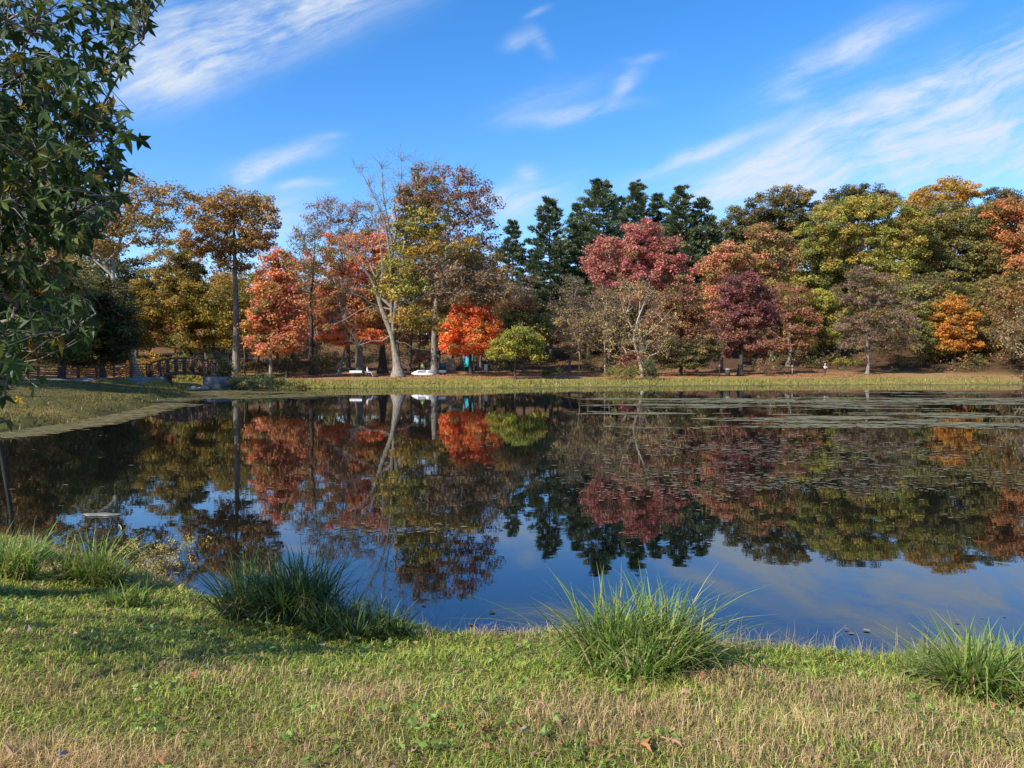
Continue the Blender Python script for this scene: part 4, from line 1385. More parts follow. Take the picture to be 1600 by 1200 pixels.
def bp_(s, side, h):
    """point on the bridge: s along, side across, h above deck"""
    t = s / BL
    xy = BR_A + bdir * s + bn * side
    return np.array((xy[0], xy[1], brz + (max(bz2, brz) - brz) * t + 0.55 * 4 * t * (1 - t) + h))


nseg = 14
for i in range(nseg):
    s0, s1 = BL * i / nseg, BL * (i + 1) / nseg
    b = Bld()
    a0, a1 = bp_(s0 + 0.02, 0, 0.03), bp_(s1 - 0.02, 0, 0.03)
    b.bar(a0, a1, 2.2, 0.06)
    b.build('deck_board', PLANK, bridge, off=boff)
for side in (-1.2, 1.2):
    b = Bld()
    for i in range(nseg):
        b.bar(bp_(BL * i / nseg, side, -0.16), bp_(BL * (i + 1) / nseg, side, -0.16), 0.12, 0.34)
    b.build('girder', RUST, bridge, off=boff)
    for h in (0.25, 0.45, 0.65, 0.85, 1.05, 1.42):
        b = Bld()
        for i in range(nseg):
            b.bar(bp_(BL * i / nseg, side, h), bp_(BL * (i + 1) / nseg, side, h), 0.12 if h > 1.2 else 0.055, 0.18 if h > 1.2 else 0.065)
        b.build('rail', RUST, bridge, off=boff)
    for i in range(9):
        s = BL * i / 8
        Bld().bar(bp_(s, side, -0.1), bp_(s, side, 1.40), 0.16, 0.16).build('post', RUST, bridge, off=boff)
    for i in range(8):
        s0, s1 = BL * i / 8, BL * (i + 1) / 8
        q = (s0, s1) if i < 4 else (s1, s0)
        Bld().bar(bp_(q[0], side * 1.04, 0.1), bp_(q[1], side * 1.04, 1.36), 0.08, 0.08).build('brace', RUST, bridge, off=boff)
# abutments
b = Bld()
for (px, d, w, dz) in ((337, 77.4, 2.8, 0.0),):
    x = xat(px, d)
    b.box((x, d + 0.6, 0.45), (w, 1.2, 1.7), 0.12, 0.96)
ab = b.build('abutment', CONC, None)
tag(ab, 'grey concrete abutment wall at the right end of the footbridge', 'wall')
b = Bld()
x = xat(243, 76.0)
b.box((x + 0.1, 76.7, 0.4), (1.6, 2.6, 1.9), 0.1, 0.97)
tag(b.build('abutment', CONC), 'concrete abutment under the left end of the footbridge', 'wall')
rs = np.random.default_rng(12)
for k_ in range(16):
    px = 296 + rs.random() * 26
    d = 73.6 + rs.random() * 3.5
    x = xat(px, d)
    me = bpy.data.meshes.new('rock')
    bm = bmesh.new()
    bmesh.ops.create_icosphere(bm, subdivisions=2, radius=0.30)
    sx = rs.uniform(0.7, 1.5, 3)
    for v in bm.verts:
        n_ = 1 + 0.25 * math.sin(v.co.x * 13 + k_) * math.cos(v.co.y * 11 + k_ * 2) + 0.12 * math.sin(v.co.z * 20 + k_)
        v.co = Vector((v.co.x * sx[0] * n_, v.co.y * sx[1] * n_, v.co.z * sx[2] * 0.7 * n_))
    bm.to_mesh(me)
    bm.free()
    me.materials.append(STONE)
    o = bpy.data.objects.new('rock', me)
    COL.objects.link(o)
    o.location = (x, d, max(0.02, gz(x, d)) + 0.08)
    o.rotation_euler = (0, 0, rs.random() * 6)
    tag(o, 'pale rock in the heap on the stream bank under the footbridge', 'rock', 'pale rocks under the footbridge')


def rail_fence(label, pts, rise):
    P = np.array(pts, float)
    L = np.concatenate([[0], np.cumsum(np.hypot(*np.diff(P, axis=0).T))])
    n = int(L[-1] / 1.7)
    s = np.linspace(0, L[-1], n + 1)
    xs, ys = np.interp(s, L, P[:, 0]), np.interp(s, L, P[:, 1])
    zs = ground(xs, ys) + np.interp(s, [0, L[-1] * 0.7, L[-1]], [0, 0, rise])
    off = (xs[0], ys[0], zs[0])
    o = thing('rail_fence', label, 'fence', off)
    for i in range(n + 1):
        Bld().box((xs[i], ys[i], zs[i] + 0.62), (0.12, 0.12, 1.45)).build('post', RUST, o, off=off)
    for h in (0.22, 0.42, 0.62, 0.82, 1.02, 1.30):
        b = Bld()
        for i in range(n):
            b.bar((xs[i], ys[i] - 0.07, zs[i] + h), (xs[i + 1], ys[i + 1] - 0.07, zs[i + 1] + h), 0.06, 0.07)
        b.build('rail', RUST, o, off=off)
    return o


p1 = BR_A + bn * -1.25
p2 = BR_A + bn * 1.3
rail_fence('rust brown rail fence along the near side of the bank path', [(-47, 63.5), (-43, 66), (-40.5, 70.5), tuple(p1 + np.array((-0.3, 0)))], 0.05)
rail_fence('rust brown rail fence along the far side of the bank path', [(-60, 62), (-48, 67), (-42.6, 71.5), tuple(p2 + np.array((-0.4, 0)))], 0.05)

# ------------------------------------------------------------------ things on the far shore
WHITE = mat_plain('white_paint', (0.74, 0.73, 0.70), 0.5, 0.12, 3.0)
GREYP = mat_plain('grey_paint', (0.22, 0.22, 0.23), 0.55, 0.2, 3.0)
WOODG = mat_plain('grey_wood', (0.20, 0.17, 0.14), 0.85, 0.4, 4.0)
TEAL = mat_plain('teal_paint', (0.02, 0.17, 0.19), 0.45, 0.2, 2.0)
TEALL = mat_plain('teal_plastic', (0.03, 0.38, 0.40), 0.4, 0.15, 2.0)
NAVY = mat_plain('navy_panel', (0.02, 0.035, 0.12), 0.45, 0.2, 2.0)
PURP = mat_plain('purple_roof', (0.09, 0.06, 0.13), 0.5, 0.2, 2.0)
GREENP = mat_plain('green_plastic', (0.12, 0.40, 0.08), 0.45, 0.15, 2.0)
REDT = mat_plain('red_tunnel', (0.30, 0.10, 0.06), 0.5, 0.2, 2.0)
SKIN = mat_plain('skin', (0.45, 0.28, 0.2), 0.6, 0.08, 8.0)
CLW = mat_plain('white_cloth', (0.72, 0.71, 0.70), 0.9, 0.08, 5.0)
CLD = mat_plain('dark_cloth', (0.035, 0.032, 0.035), 0.9, 0.2, 5.0)
CLL = mat_plain('lilac_cloth', (0.42, 0.38, 0.55), 0.9, 0.12, 5.0)
HAIR = mat_plain('dark_hair', (0.03, 0.022, 0.016), 0.7, 0.2, 10.0)
TAN = mat_plain('tan_rock', (0.36, 0.27, 0.19), 0.85, 0.3, 1.5, bump=0.3)
SLATE = mat_plain('slate_post', (0.20, 0.21, 0.22), 0.6, 0.2, 2.0)

# upturned boat
bd = 98.0
bx0, bx1 = xat(643, bd), xat(682, bd)
bc = ((bx0 + bx1) / 2, bd)
zb_ = gz(*bc)
boat = thing('rowing_boat', 'white upturned rowing boat with grey panels lying by the straight pale trunk', 'boat', (bc[0], bc[1], zb_))
Lb = bx1 - bx0
nu, nv = 22, 10
V, Fq, mi = [], [], []
for i in range(nu + 1):
    t = i / nu * 2 - 1
    wv_ = 0.62 * (1 - abs(t) ** 2.6) * (1.0 if t < 0 else 0.95) + 0.02
    kz = 0.62 * (1 - 0.35 * abs(t) ** 3)
    for j in range(nv + 1):
        a = math.pi * j / nv
        x_ = t * Lb / 2
        y_ = -math.cos(a) * wv_
        z_ = 0.06 + kz * math.sin(a) ** 0.7 * (0.35 + 0.65 * (1 - abs(t) ** 4)) + 0.14 * abs(t) ** 2
        V.append((x_, y_, z_))
for i in range(nu):
    for j in range(nv):
        Fq.append((i * (nv + 1) + j, (i + 1) * (nv + 1) + j, (i + 1) * (nv + 1) + j + 1, i * (nv + 1) + j + 1))
        t = (i + 0.5) / nu
        mi.append(1 if (0.30 < t - 0.05 * (j - 5) / 5 < 0.62 or 0.70 < t < 0.86) and 1 <= j <= 4 else 0)
mk('hull', V, np.array(Fq), [WHITE, GREYP], boat, smooth=True, midx=mi)
b = Bld()
b.tube([(-Lb / 2, 0, 0.30), (-Lb / 4, 0, 0.69), (0, 0, 0.71), (Lb / 4, 0, 0.69), (Lb / 2, 0, 0.30)], 0.035, 6)
b.build('keel', WHITE, boat)
b = Bld()
gp = [(t * Lb / 2, -(0.62 * (1 - abs(t) ** 2.6) + 0.05), 0.07 + 0.14 * t * t) for t in np.linspace(-1, 1, 15)]
b.tube(gp, 0.03, 6)
b.build('gunwale', GREYP, boat)

# small trailer-like cart beside the boat
cd = 98.5
cx_ = xat(691, cd)
cart = thing('garden_cart', 'small white box on wheels right of the upturned boat', 'cart', (cx_, cd, gz(cx_, cd)), 0.35)
Bld().box((0, 0, 0.52), (0.85, 0.6, 0.42), 0, 1.1).build('box', WHITE, cart)
Bld().bar((-0.42, 0, 0.42), (-1.15, 0, 0.62), 0.05, 0.05).build('handle', CLD, cart)
for sx in (-0.28, 0.28):
    b = Bld()
    b.tube([(sx, -0.36, 0.18), (sx, -0.28, 0.18)], 0.18, 12)
    b.build('wheel', CLD, cart)
Bld().bar((-0.28, -0.3, 0.18), (0.28, -0.3, 0.18), 0.05, 0.05).bar((-0.28, -0.25, 0.18), (-0.28, -0.25, 0.34), 0.05, 0.05).bar((0.28, -0.25, 0.18), (0.28, -0.25, 0.34), 0.05, 0.05).build('axle', CLD, cart)


# people
def person(label, loc, rz, joints, mats, top=None, scale=1.0, hat=None, hair=True):
    """joints: list of (name, parent index, xyz, radius); a continuous skin grown over them"""
    me = bpy.data.meshes.new('body')
    vs = [j[2] for j in joints]
    me.from_pydata(vs, [(j[1], i) for i, j in enumerate(joints) if j[1] >= 0], [])
    ob = bpy.data.objects.new('body_rig', me)
    COL.objects.link(ob)
    m = ob.modifiers.new('skin', 'SKIN')
    sv = me.skin_vertices[0].data
    for i, j in enumerate(joints):
        sv[i].radius = (j[3], j[3] if len(j) < 5 else j[4])
        sv[i].use_root = (i == 0)
    ss = ob.modifiers.new('sub', 'SUBSURF')
    ss.levels = ss.render_levels = 1
    dg = bpy.context.evaluated_depsgraph_get()
    ev = ob.evaluated_get(dg)
    nm = bpy.data.meshes.new_from_object(ev, depsgraph=dg)
    bpy.data.objects.remove(ob)
    o = thing('person', label, 'person', loc, rz)
    jp = np.array(vs)
    edges = [(j[1], i) for i, j in enumerate(joints) if j[1] >= 0]
    zone = {'head': 0, 'neck': 0, 'hand': 0, 'elbow': 1, 'shoulder': 1, 'chest': 1, 'waist': 1, 'pelvis': 2, 'hip': 2, 'knee': 2, 'ankle': 2, 'toe': 3}
    nm.materials.clear()
    for q in mats:
        nm.materials.append(q)
    for p in nm.polygons:
        c = np.array(p.center)
        best, bi = 1e9, 0
        for (a, e) in edges:
            v = jp[e] - jp[a]
            t = np.clip(np.dot(c - jp[a], v) / (np.dot(v, v) + 1e-9), 0, 1)
            dd = np.linalg.norm(c - jp[a] - t * v)
            if dd < best:
                best = dd
                bi = e if t > 0.45 else a
        p.material_index = zone[joints[bi][0]]
        p.use_smooth = True
    bo = bpy.data.objects.new('body', nm)
    COL.objects.link(bo)
    bo.parent = o
    hd = [j for j in joints if j[0] == 'head'][-1]
    if hair:
        Bld().ball((hd[2][0], hd[2][1] + 0.025, hd[2][2] + 0.035), (0.098, 0.108, 0.105)).build('hair', HAIR, o, smooth=True)
    if hat is not None:
        b = Bld()
        hx, hy, hz = hd[2]
        b.tube([(hx, hy, hz + 0.05), (hx, hy, hz + 0.065)], [0.19, 0.17], 12)
        b.ball((hx, hy, hz + 0.08), (0.105, 0.115, 0.09))
        b.build('hat', hat, o, smooth=True)
    o.scale = (scale,) * 3
    return o


def J_stand(arm_l, arm_r, stride=0.12):
    return [('pelvis', -1, (0, 0, 0.96), 0.135, 0.11), ('waist', 0, (0, 0, 1.10), 0.13, 0.10), ('chest', 1, (0, 0.01, 1.32), 0.16, 0.115),
            ('neck', 2, (0, 0, 1.48), 0.055), ('head', 3, (0, -0.02, 1.58), 0.085, 0.095), ('head', 4, (0, -0.025, 1.68), 0.075, 0.085),
            ('shoulder', 2, (-0.19, 0, 1.40), 0.06), ('elbow', 6, arm_l[0], 0.048), ('hand', 7, arm_l[1], 0.034), ('hand', 8, arm_l[2], 0.03),
            ('shoulder', 2, (0.19, 0, 1.40), 0.06), ('elbow', 10, arm_r[0], 0.048), ('hand', 11, arm_r[1], 0.034), ('hand', 12, arm_r[2], 0.03),
            ('hip', 0, (-0.10, 0, 0.88), 0.09), ('knee', 14, (-0.12, -stride * 0.5, 0.50), 0.065), ('ankle', 15, (-0.13, stride * 0.2, 0.09), 0.045), ('toe', 16, (-0.14, -0.16 + stride * 0.2, 0.035), 0.04, 0.035),
            ('hip', 0, (0.10, 0, 0.88), 0.09), ('knee', 18, (0.13, -stride * 0.2, 0.50), 0.065), ('ankle', 19, (0.15, stride * 0.4, 0.09), 0.045), ('toe', 20, (0.17, -0.14 + stride * 0.4, 0.035), 0.04, 0.035)]


pd = 112.0
pxx = xat(1289, pd)
person('person in white shirt, dark trousers and pale hat standing alone on the right lawn', (pxx, pd, gz(pxx, pd)), 0.3,
       J_stand([(-0.30, -0.10, 1.18), (-0.26, -0.32, 1.12), (-0.24, -0.40, 1.12)], [(0.34, -0.06, 1.17), (0.30, -0.26, 1.10), (0.27, -0.34, 1.11)]),
       [SKIN, CLW, CLD, CLD], hat=CLW, scale=0.93)
gd = 102.0
gxx = xat(660, gd)
person('person in bright green jacket standing behind the upturned boat', (gxx, gd, gz(gxx, gd)), 0.1,
       J_stand([(-0.24, 0.0, 1.14), (-0.25, -0.06, 0.90), (-0.25, -0.08, 0.82)], [(0.24, 0.0, 1.14), (0.25, -0.06, 0.90), (0.25, -0.08, 0.82)], 0.05),
       [SKIN, GREENP, CLD, CLD], scale=0.9)

# picnic table with cloth
td = 92.0
tx = xat(559, td)
tz = gz(tx, td)
table = thing('picnic_table', 'grey wooden picnic table left of the huge oak trunk', 'picnic table', (tx, td, tz), 0.06)
for k_ in range(5):
    Bld().box((0, -0.30 + k_ * 0.15, 0.74), (1.85, 0.135, 0.045)).build('top_plank', WOODG, table)
for sy in (-0.68, 0.68):
    for k_ in (0, 1):
        Bld().box((0, sy + (k_ - 0.5) * 0.15, 0.44), (1.85, 0.135, 0.045)).build('seat_plank', WOODG, table)
for sx in (-0.62, 0.62):
    Bld().bar((sx, -0.62, 0.0), (sx, -0.18, 0.715), 0.09, 0.05).build('leg', WOODG, table)
    Bld().bar((sx, 0.62, 0.0), (sx, 0.18, 0.715), 0.09, 0.05).build('leg', WOODG, table)
    Bld().bar((sx + 0.05, -0.76, 0.40), (sx + 0.05, 0.76, 0.40), 0.04, 0.08).build('brace', WOODG, table)
# cloth with hanging edge
V, Fq = [], []
nx_, ny_ = 20, 12
for i in range(nx_ + 1):
    for j in range(ny_ + 1):
        x = -0.95 + 1.5 * i / nx_
        y = -0.55 + 1.1 * j / ny_
        hang = max(0, abs(y) - 0.39)
        z = 0.772 - hang * 1.5 + 0.01 * math.sin(i * 1.1) * (hang > 0)
        V.append((x, math.copysign(min(abs(y), 0.40 + 0.02 * math.sin(i)), y), z))
for i in range(nx_):
    for j in range(ny_):
        a = i * (ny_ + 1) + j
        Fq.append((a, a + ny_ + 1, a + ny_ + 2, a + 1))
clo = mk('tablecloth', V, np.array(Fq), CLW, None, smooth=True)
clo.location = (tx, td, tz)
clo.rotation_euler = (0, 0, 0.06)
tag(clo, 'white cloth spread over the picnic table', 'tablecloth')
# seated person at the right of the table, legs stretched to the right
sxx = xat(575, td)
sj = [('pelvis', -1, (0, 0, 0.56), 0.14, 0.12), ('waist', 0, (-0.02, 0, 0.70), 0.13, 0.11), ('chest', 1, (-0.05, 0, 0.92), 0.16, 0.12),
      ('neck', 2, (-0.03, 0, 1.08), 0.055), ('head', 3, (0.0, 0, 1.18), 0.085, 0.095), ('head', 4, (0.0, 0, 1.28), 0.075, 0.085),
      ('shoulder', 2, (-0.04, -0.19, 1.0), 0.06), ('elbow', 6, (0.05, -0.27, 0.78), 0.048), ('hand', 7, (0.26, -0.2, 0.72), 0.034), ('hand', 8, (0.33, -0.18, 0.71), 0.03),
      ('shoulder', 2, (-0.04, 0.19, 1.0), 0.06), ('elbow', 10, (0.05, 0.27, 0.78), 0.048), ('hand', 11, (0.26, 0.2, 0.72), 0.034), ('hand', 12, (0.33, 0.18, 0.71), 0.03),
      ('hip', 0, (0.06, -0.10, 0.54), 0.09), ('knee', 14, (0.44, -0.13, 0.52), 0.065), ('ankle', 15, (0.66, -0.14, 0.12), 0.045), ('toe', 16, (0.84, -0.15, 0.06), 0.04),
      ('hip', 0, (0.06, 0.10, 0.54), 0.09), ('knee', 18, (0.46, 0.13, 0.52), 0.065), ('ankle', 19, (0.74, 0.14, 0.12), 0.045), ('toe', 20, (0.92, 0.15, 0.06), 0.04)]
ch = thing('camp_stool', 'dark folding stool at the right end of the picnic table', 'stool', (sxx, td - 0.3, gz(sxx, td - 0.3)))
Bld().box((0, 0, 0.42), (0.46, 0.46, 0.04)).build('seat', CLD, ch)
for (ax, ay) in ((-0.2, -0.2), (0.2, -0.2), (0.2, 0.2), (-0.2, 0.2)):
    Bld().bar((ax, ay, 0), (ax * 0.8, ay * 0.8, 0.40), 0.035, 0.035).build('leg', GREYP, ch)
person('person in white top sitting at the right end of the picnic table', (sxx, td - 0.3, gz(sxx, td - 0.3)), 0.0, sj, [SKIN, CLW, CLL, CLW], scale=1.0)
bgx = xat(583, 91.6)
bag = thing('bag', 'dark bag on the grass right of the seated person', 'bag', (bgx + 0.35, 91.6, gz(bgx + 0.35, 91.6)), 0.2)
Bld().ball((0, 0, 0.17), (0.36, 0.22, 0.19), 10, 8).build('body', CLD, bag, smooth=True)
Bld().tube([(-0.18, 0, 0.30), (-0.1, 0, 0.46), (0.1, 0, 0.46), (0.18, 0, 0.30)], 0.018, 6).build('handle', GREYP, bag)

# playground
pgd = 116.0
pgx = xat(712, pgd)
pgz = gz(pgx, pgd)
pg = thing('playground_set', 'teal playground climbing set with dark roof behind the bright orange maple', 'playground', (pgx, pgd, pgz))
for (x, y) in ((-4.2, 0), (-2.6, 0), (-1.0, 0), (-4.2, 1.6), (-2.6, 1.6), (-1.0, 1.6), (1.2, 0), (2.6, 0), (1.2, 1.6), (2.6, 1.6)):
    Bld().tube([(x, y, 0), (x, y, 2.9)], 0.07, 8).build('post', TEAL, pg)
for (x0, x1, z) in ((-4.2, -1.0, 1.2), (1.2, 2.6, 1.5)):
    Bld().box(((x0 + x1) / 2, 0.8, z), (x1 - x0 + 0.2, 1.8, 0.1)).build('platform', SLATE, pg)
for (x0, x1, z0, z1, m_) in ((-4.2, -2.7, 1.35, 2.2, TEAL), (-2.5, -1.1, 0.15, 1.1, TEAL), (1.3, 2.5, 1.62, 2.3, NAVY), (1.3, 2.5, 0.1, 1.35, TEALL)):
    Bld().box(((x0 + x1) / 2, -0.05, (z0 + z1) / 2), (x1 - x0, 0.06, z1 - z0)).build('panel', m_, pg)
b = Bld()
for x0 in (-3.4,):
    v = [(-4.6, -0.4, 2.85), (-2.2, -0.4, 2.85), (-2.2, 2.0, 2.85), (-4.6, 2.0, 2.85), (-3.4, 0.8, 3.9)]
    b.add(v, [(0, 3, 2, 1)])
    b.F[3].append(np.array([(0, 1, 4), (1, 2, 4), (2, 3, 4), (3, 0, 4)]) + b.n - 5)
b.build('roof', PURP, pg)
b = Bld()
b.tube([(1.9, -0.1, 1.6), (1.9, -0.8, 1.35), (2.0, -1.9, 0.6), (2.0, -2.6, 0.3), (2.0, -3.2, 0.26)], 0.42, 10, cap=False)
b.build('slide', TEALL, pg, smooth=True)
Bld().bar((-1.0, 0, 2.5), (1.2, 0, 2.7), 0.07, 0.07).bar((-1.0, 1.6, 2.5), (1.2, 1.6, 2.7), 0.07, 0.07).build('overhead_bar', TEAL, pg)
for k_ in range(6):
    Bld().bar((-0.8 + k_ * 0.36, 0, 2.53 + k_ * 0.03), (-0.8 + k_ * 0.36, 1.6, 2.53 + k_ * 0.03), 0.04, 0.04).build('rung', TEAL, pg)
rx = xat(705, 114)
rk = bpy.data.meshes.new('climbing_rock')
bm = bmesh.new()
bmesh.ops.create_icosphere(bm, subdivisions=3, radius=1.0)
for v in bm.verts:
    n_ = 1 + 0.18 * math.sin(v.co.x * 5) * math.cos(v.co.y * 4 + 1) + 0.1 * math.sin(v.co.z * 9)
    v.co = Vector((v.co.x * 0.75 * n_, v.co.y * 0.6 * n_, v.co.z * 1.05 * n_))
bm.to_mesh(rk)
bm.free()
rk.materials.append(TAN)
ro = bpy.data.objects.new('climbing_rock', rk)
COL.objects.link(ro)
ro.location = (rx, 114, gz(rx, 114) + 0.8)
tag(ro, 'tan climbing boulder standing in the playground', 'boulder')
tn = thing('play_tunnel', 'rust red play arch between the green jacket person and the pale trunk', 'play arch', (xat(667, 114), 114, gz(xat(667, 114), 114)))
Bld().tube([(-1.1, 0, 0), (-0.8, 0, 0.7), (0, 0, 1.1), (0.8, 0, 0.7), (1.1, 0, 0)], 0.16, 8).build('arch', REDT, tn, smooth=True)
Bld().tube([(-1.1, 0.9, 0), (-0.8, 0.9, 0.7), (0, 0.9, 1.1), (0.8, 0.9, 0.7), (1.1, 0.9, 0)], 0.16, 8).bar((0, 0, 1.1), (0, 0.9, 1.1), 0.08, 0.08).build('arch', REDT, tn, smooth=True)
for k_, (px, h) in enumerate([(741, 1.5), (747, 1.9), (752, 1.9), (759, 1.3)]):
    x = xat(px, 112)
    o = Bld().box((0, 0, h / 2), (0.16 if k_ != 3 else 0.5, 0.16, h), 0, 0.95).build('play_post', SLATE if k_ != 3 else WHITE)
    o.location = (x, 112, gz(x, 112))
    tag(o, ['leftmost slate post beside the orange maple trunk', 'middle slate post right of the orange maple', 'rightmost slate post right of the orange maple', 'broad white board standing right of the slate posts'][k_], 'post')

# posts on the right lawn
x = xat(1238, 108)
bpst = thing('bird_box_post', 'slim weathered wooden post with a small box top on the right lawn', 'post', (x, 108, gz(x, 108)))
Bld().box((0, 0, 0.6), (0.12, 0.12, 1.2)).build('post', WOODG, bpst)
Bld().box((0, 0, 1.36), (0.26, 0.24, 0.36), 0, 0.9).build('box', WOODG, bpst)
x = xat(1124, 104)
sg = thing('sign_post', 'thin dark post with a small plate left of the purple tree', 'sign', (x, 104, gz(x, 104)))
Bld().box((0, 0, 0.8), (0.09, 0.09, 1.6)).build('post', CLD, sg)
Bld().box((0, -0.06, 1.55), (0.20, 0.03, 0.26)).build('plate', GREYP, sg)
x = xat(1137, 107)
tb = thing('litter_bin', 'dark litter bin with pale lid between the thin post and the purple trunk', 'bin', (x, 107, gz(x, 107)))
Bld().tube([(0, 0, 0), (0, 0, 0.9)], [0.34, 0.38], 12).build('body', CLD, tb)
Bld().tube([(0, 0, 0.92), (0, 0, 1.02), (0, 0, 1.14)], [0.40, 0.38, 0.12], 12).build('lid', GREYP, tb)
# old cut stump and crooked little tree near salmon maple
tree('cherry_tree', 'small crooked dark tree on the lawn below the salmon orange maple', 447, 94, crown=(425, 480, 540, 575), pal='dbrowngreen', n=30, K=22, size=0.18, tr=0.16, bark='dark', seed=91, twig=8, twl=0.8, lean=0.6)

# ------------------------------------------------------------------ shore grass (stuff)
def tri_blades(name, X_, Y_, h, w, cols, mat=BLADE, lean=0.35, seed=0):
    r = np.random.default_rng(seed)
    n = len(X_)
    Z_ = ground(X_, Y_) - 0.02
    a = r.random(n) * 6.283
    P = np.stack([X_, Y_, Z_], -1)
    S_ = np.stack([np.cos(a), np.sin(a), np.zeros(n)], -1) * w[:, None]
    ln = r.normal(size=(n, 2)) * lean * h[:, None]
    T = P + np.stack([ln[:, 0], ln[:, 1], h], -1)
    V = np.stack([P - S_, P + S_, T], 1).reshape(-1, 3)
    o = mk(name, V, np.arange(len(V)).reshape(-1, 3), mat, col=np.repeat(cols, 3, 0))
    NTRI[0] += n
    return setting(o, 'stuff')


r = np.random.default_rng(44)
N0 = 190000
ang = np.radians(r.uniform(-42, 40, N0))
dd = np.where(r.random(N0) < 0.72, r.uniform(72, 122, N0), r.uniform(22, 72, N0))
X_, Y_ = dd * np.sin(ang), dd * np.cos(ang)
s_ = shore_dist(X_, Y_)
far = Y_ > 70
keep = (s_ > -0.25) & (X_ < 95) & ((s_ < 6.5) & (r.random(N0) < np.exp(-np.maximum(s_, 0) / 3.2)) | (~far & (s_ < 14)))
keep &= ~((X_ < -30) & (Y_ > 72) & (s_ < 3))
X_, Y_, s_ = X_[keep], Y_[keep], s_[keep]
n = len(X_)
hn = vnoise(X_ * 0.25, Y_ * 0.25)
h = (0.22 + 0.5 * hn) * (0.5 + 0.8 * r.random(n)) * np.where(s_ < 3.5, 1.0, 0.55) * np.where(Y_ < 70, 0.40, 0.85)
pal = np.array([(0.26, 0.25, 0.055), (0.20, 0.21, 0.05), (0.38, 0.30, 0.10), (0.30, 0.27, 0.07), (0.15, 0.17, 0.04)])
ci = r.integers(0, 5, n)
cols = pal[ci] * (0.8 + 0.4 * r.random((n, 1)))
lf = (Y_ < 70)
cols[lf] = cols[lf] * np.array((0.50, 0.46, 0.42))  # left bank blades darkened, partly standing in for tree shade
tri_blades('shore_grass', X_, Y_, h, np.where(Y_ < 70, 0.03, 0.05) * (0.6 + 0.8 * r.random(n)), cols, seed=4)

# fallen leaves littering the far lawn (stuff): small leaf faces
r = np.random.default_rng(45)
N0 = 60000
ang = np.radians(r.uniform(-30, 38, N0))
dd = r.uniform(80, 128, N0)
X_, Y_ = dd * np.sin(ang), dd * np.cos(ang)
s_ = shore_dist(X_, Y_)
kk = (s_ > 3) & (fbm(X_ * 0.15, Y_ * 0.15, 3) > 0.46)
X_, Y_ = X_[kk], Y_[kk]
n = len(X_)
pal = np.array([(0.42, 0.19, 0.09), (0.36, 0.15, 0.07), (0.46, 0.26, 0.12), (0.28, 0.13, 0.07)])
cols = pal[r.integers(0, 4, n)] * (0.7 + 0.5 * r.random((n, 1)))
tri_blades('leaf_litter', X_, Y_, 0.05 + 0.10 * r.random(n), 0.07 + 0.06 * r.random(n), cols, mat=LEAF, lean=1.6, seed=5)

# ------------------------------------------------------------------ floating scum and lily flecks (stuff)
def mat_scum():
    m, q, o = material('pond_scum')
    a = q.n('ShaderNodeAttribute')
    a.attribute_name = 'Col'
    b = q.n('ShaderNodeBsdfPrincipled')
    q.put(b.inputs['Base Color'], a.outputs['Color'])
    b.inputs['Specular IOR Level'].default_value = 0.12
    b.inputs['Roughness'].default_value = 0.8
    q.l.new(b.outputs[0], o.inputs[0])
    return m


SCUM = mat_scum()


def flats(name, X_, Y_, R_, cols, ns=6, seed=0, asp=1.0):
    r = np.random.default_rng(seed)
    n = len(X_)
    th_ = np.arange(ns) / ns * 2 * math.pi
    a = th_[None] + r.random((n, 1)) * 6.28
    rr_ = R_[:, None] * (0.6 + 0.6 * r.random((n, ns)))
    z = 0.004 + 0.016 * r.random((n, 1)) + np.zeros((n, ns))
    V = np.stack([X_[:, None] + rr_ * np.cos(a) * asp, Y_[:, None] + rr_ * np.sin(a), z], -1).reshape(-1, 3)
    o = mk(name, V, np.arange(len(V)).reshape(-1, ns), SCUM, col=np.repeat(cols, ns, 0))
    NTRI[0] += n * (ns - 2)
    return setting(o, 'stuff')


r = np.random.default_rng(46)
N0 = 420000
py_ = r.uniform(600, 692, N0)
px_ = r.uniform(-60, 1700, N0)
d_ = CAMZ * F / (py_ - 574)
X_, Y_ = xat(px_, d_), d_
s_ = -shore_dist(X_, Y_)
st = fbm(X_ * 0.06 + 3, Y_ * 0.30 + 8, 4)
st2 = fbm(X_ * 0.3, Y_ * 1.1, 3)
dens = np.zeros(N0)
shore_w = np.where(px_ < 540, 5.5, 9.0)
dens = np.maximum(dens, np.where((py_ < 640) & (Y_ > 45), sm((shore_w * (0.55 + 0.9 * (st - 0.3)) - s_) / 2.5), 0))
# mats at the right
m1 = (px_ > 880) * sm((st * 0.75 + st2 * 0.25 - 0.565 + 0.07 * sm((px_ - 900) / 500)) / 0.05) * sm((py_ - 611) / 5) * sm((672 - py_) / 14) * sm((px_ - 880) / 90)
m1 = m1 * sm((fbm(X_ * 0.5 + 7, Y_ * 1.6, 3) - 0.36) / 0.12)
dens = np.maximum(dens, m1)
# left mats off the bank tip
m2 = sm((st * 0.7 + st2 * 0.3 - 0.44) / 0.06) * sm((560 - px_) / 140) * sm((py_ - 606) / 3) * sm((640 - 0.04 * np.maximum(px_ - 200, 0) - py_) / 8) * (px_ > 200)
dens = np.maximum(dens, m2 * 0.9)
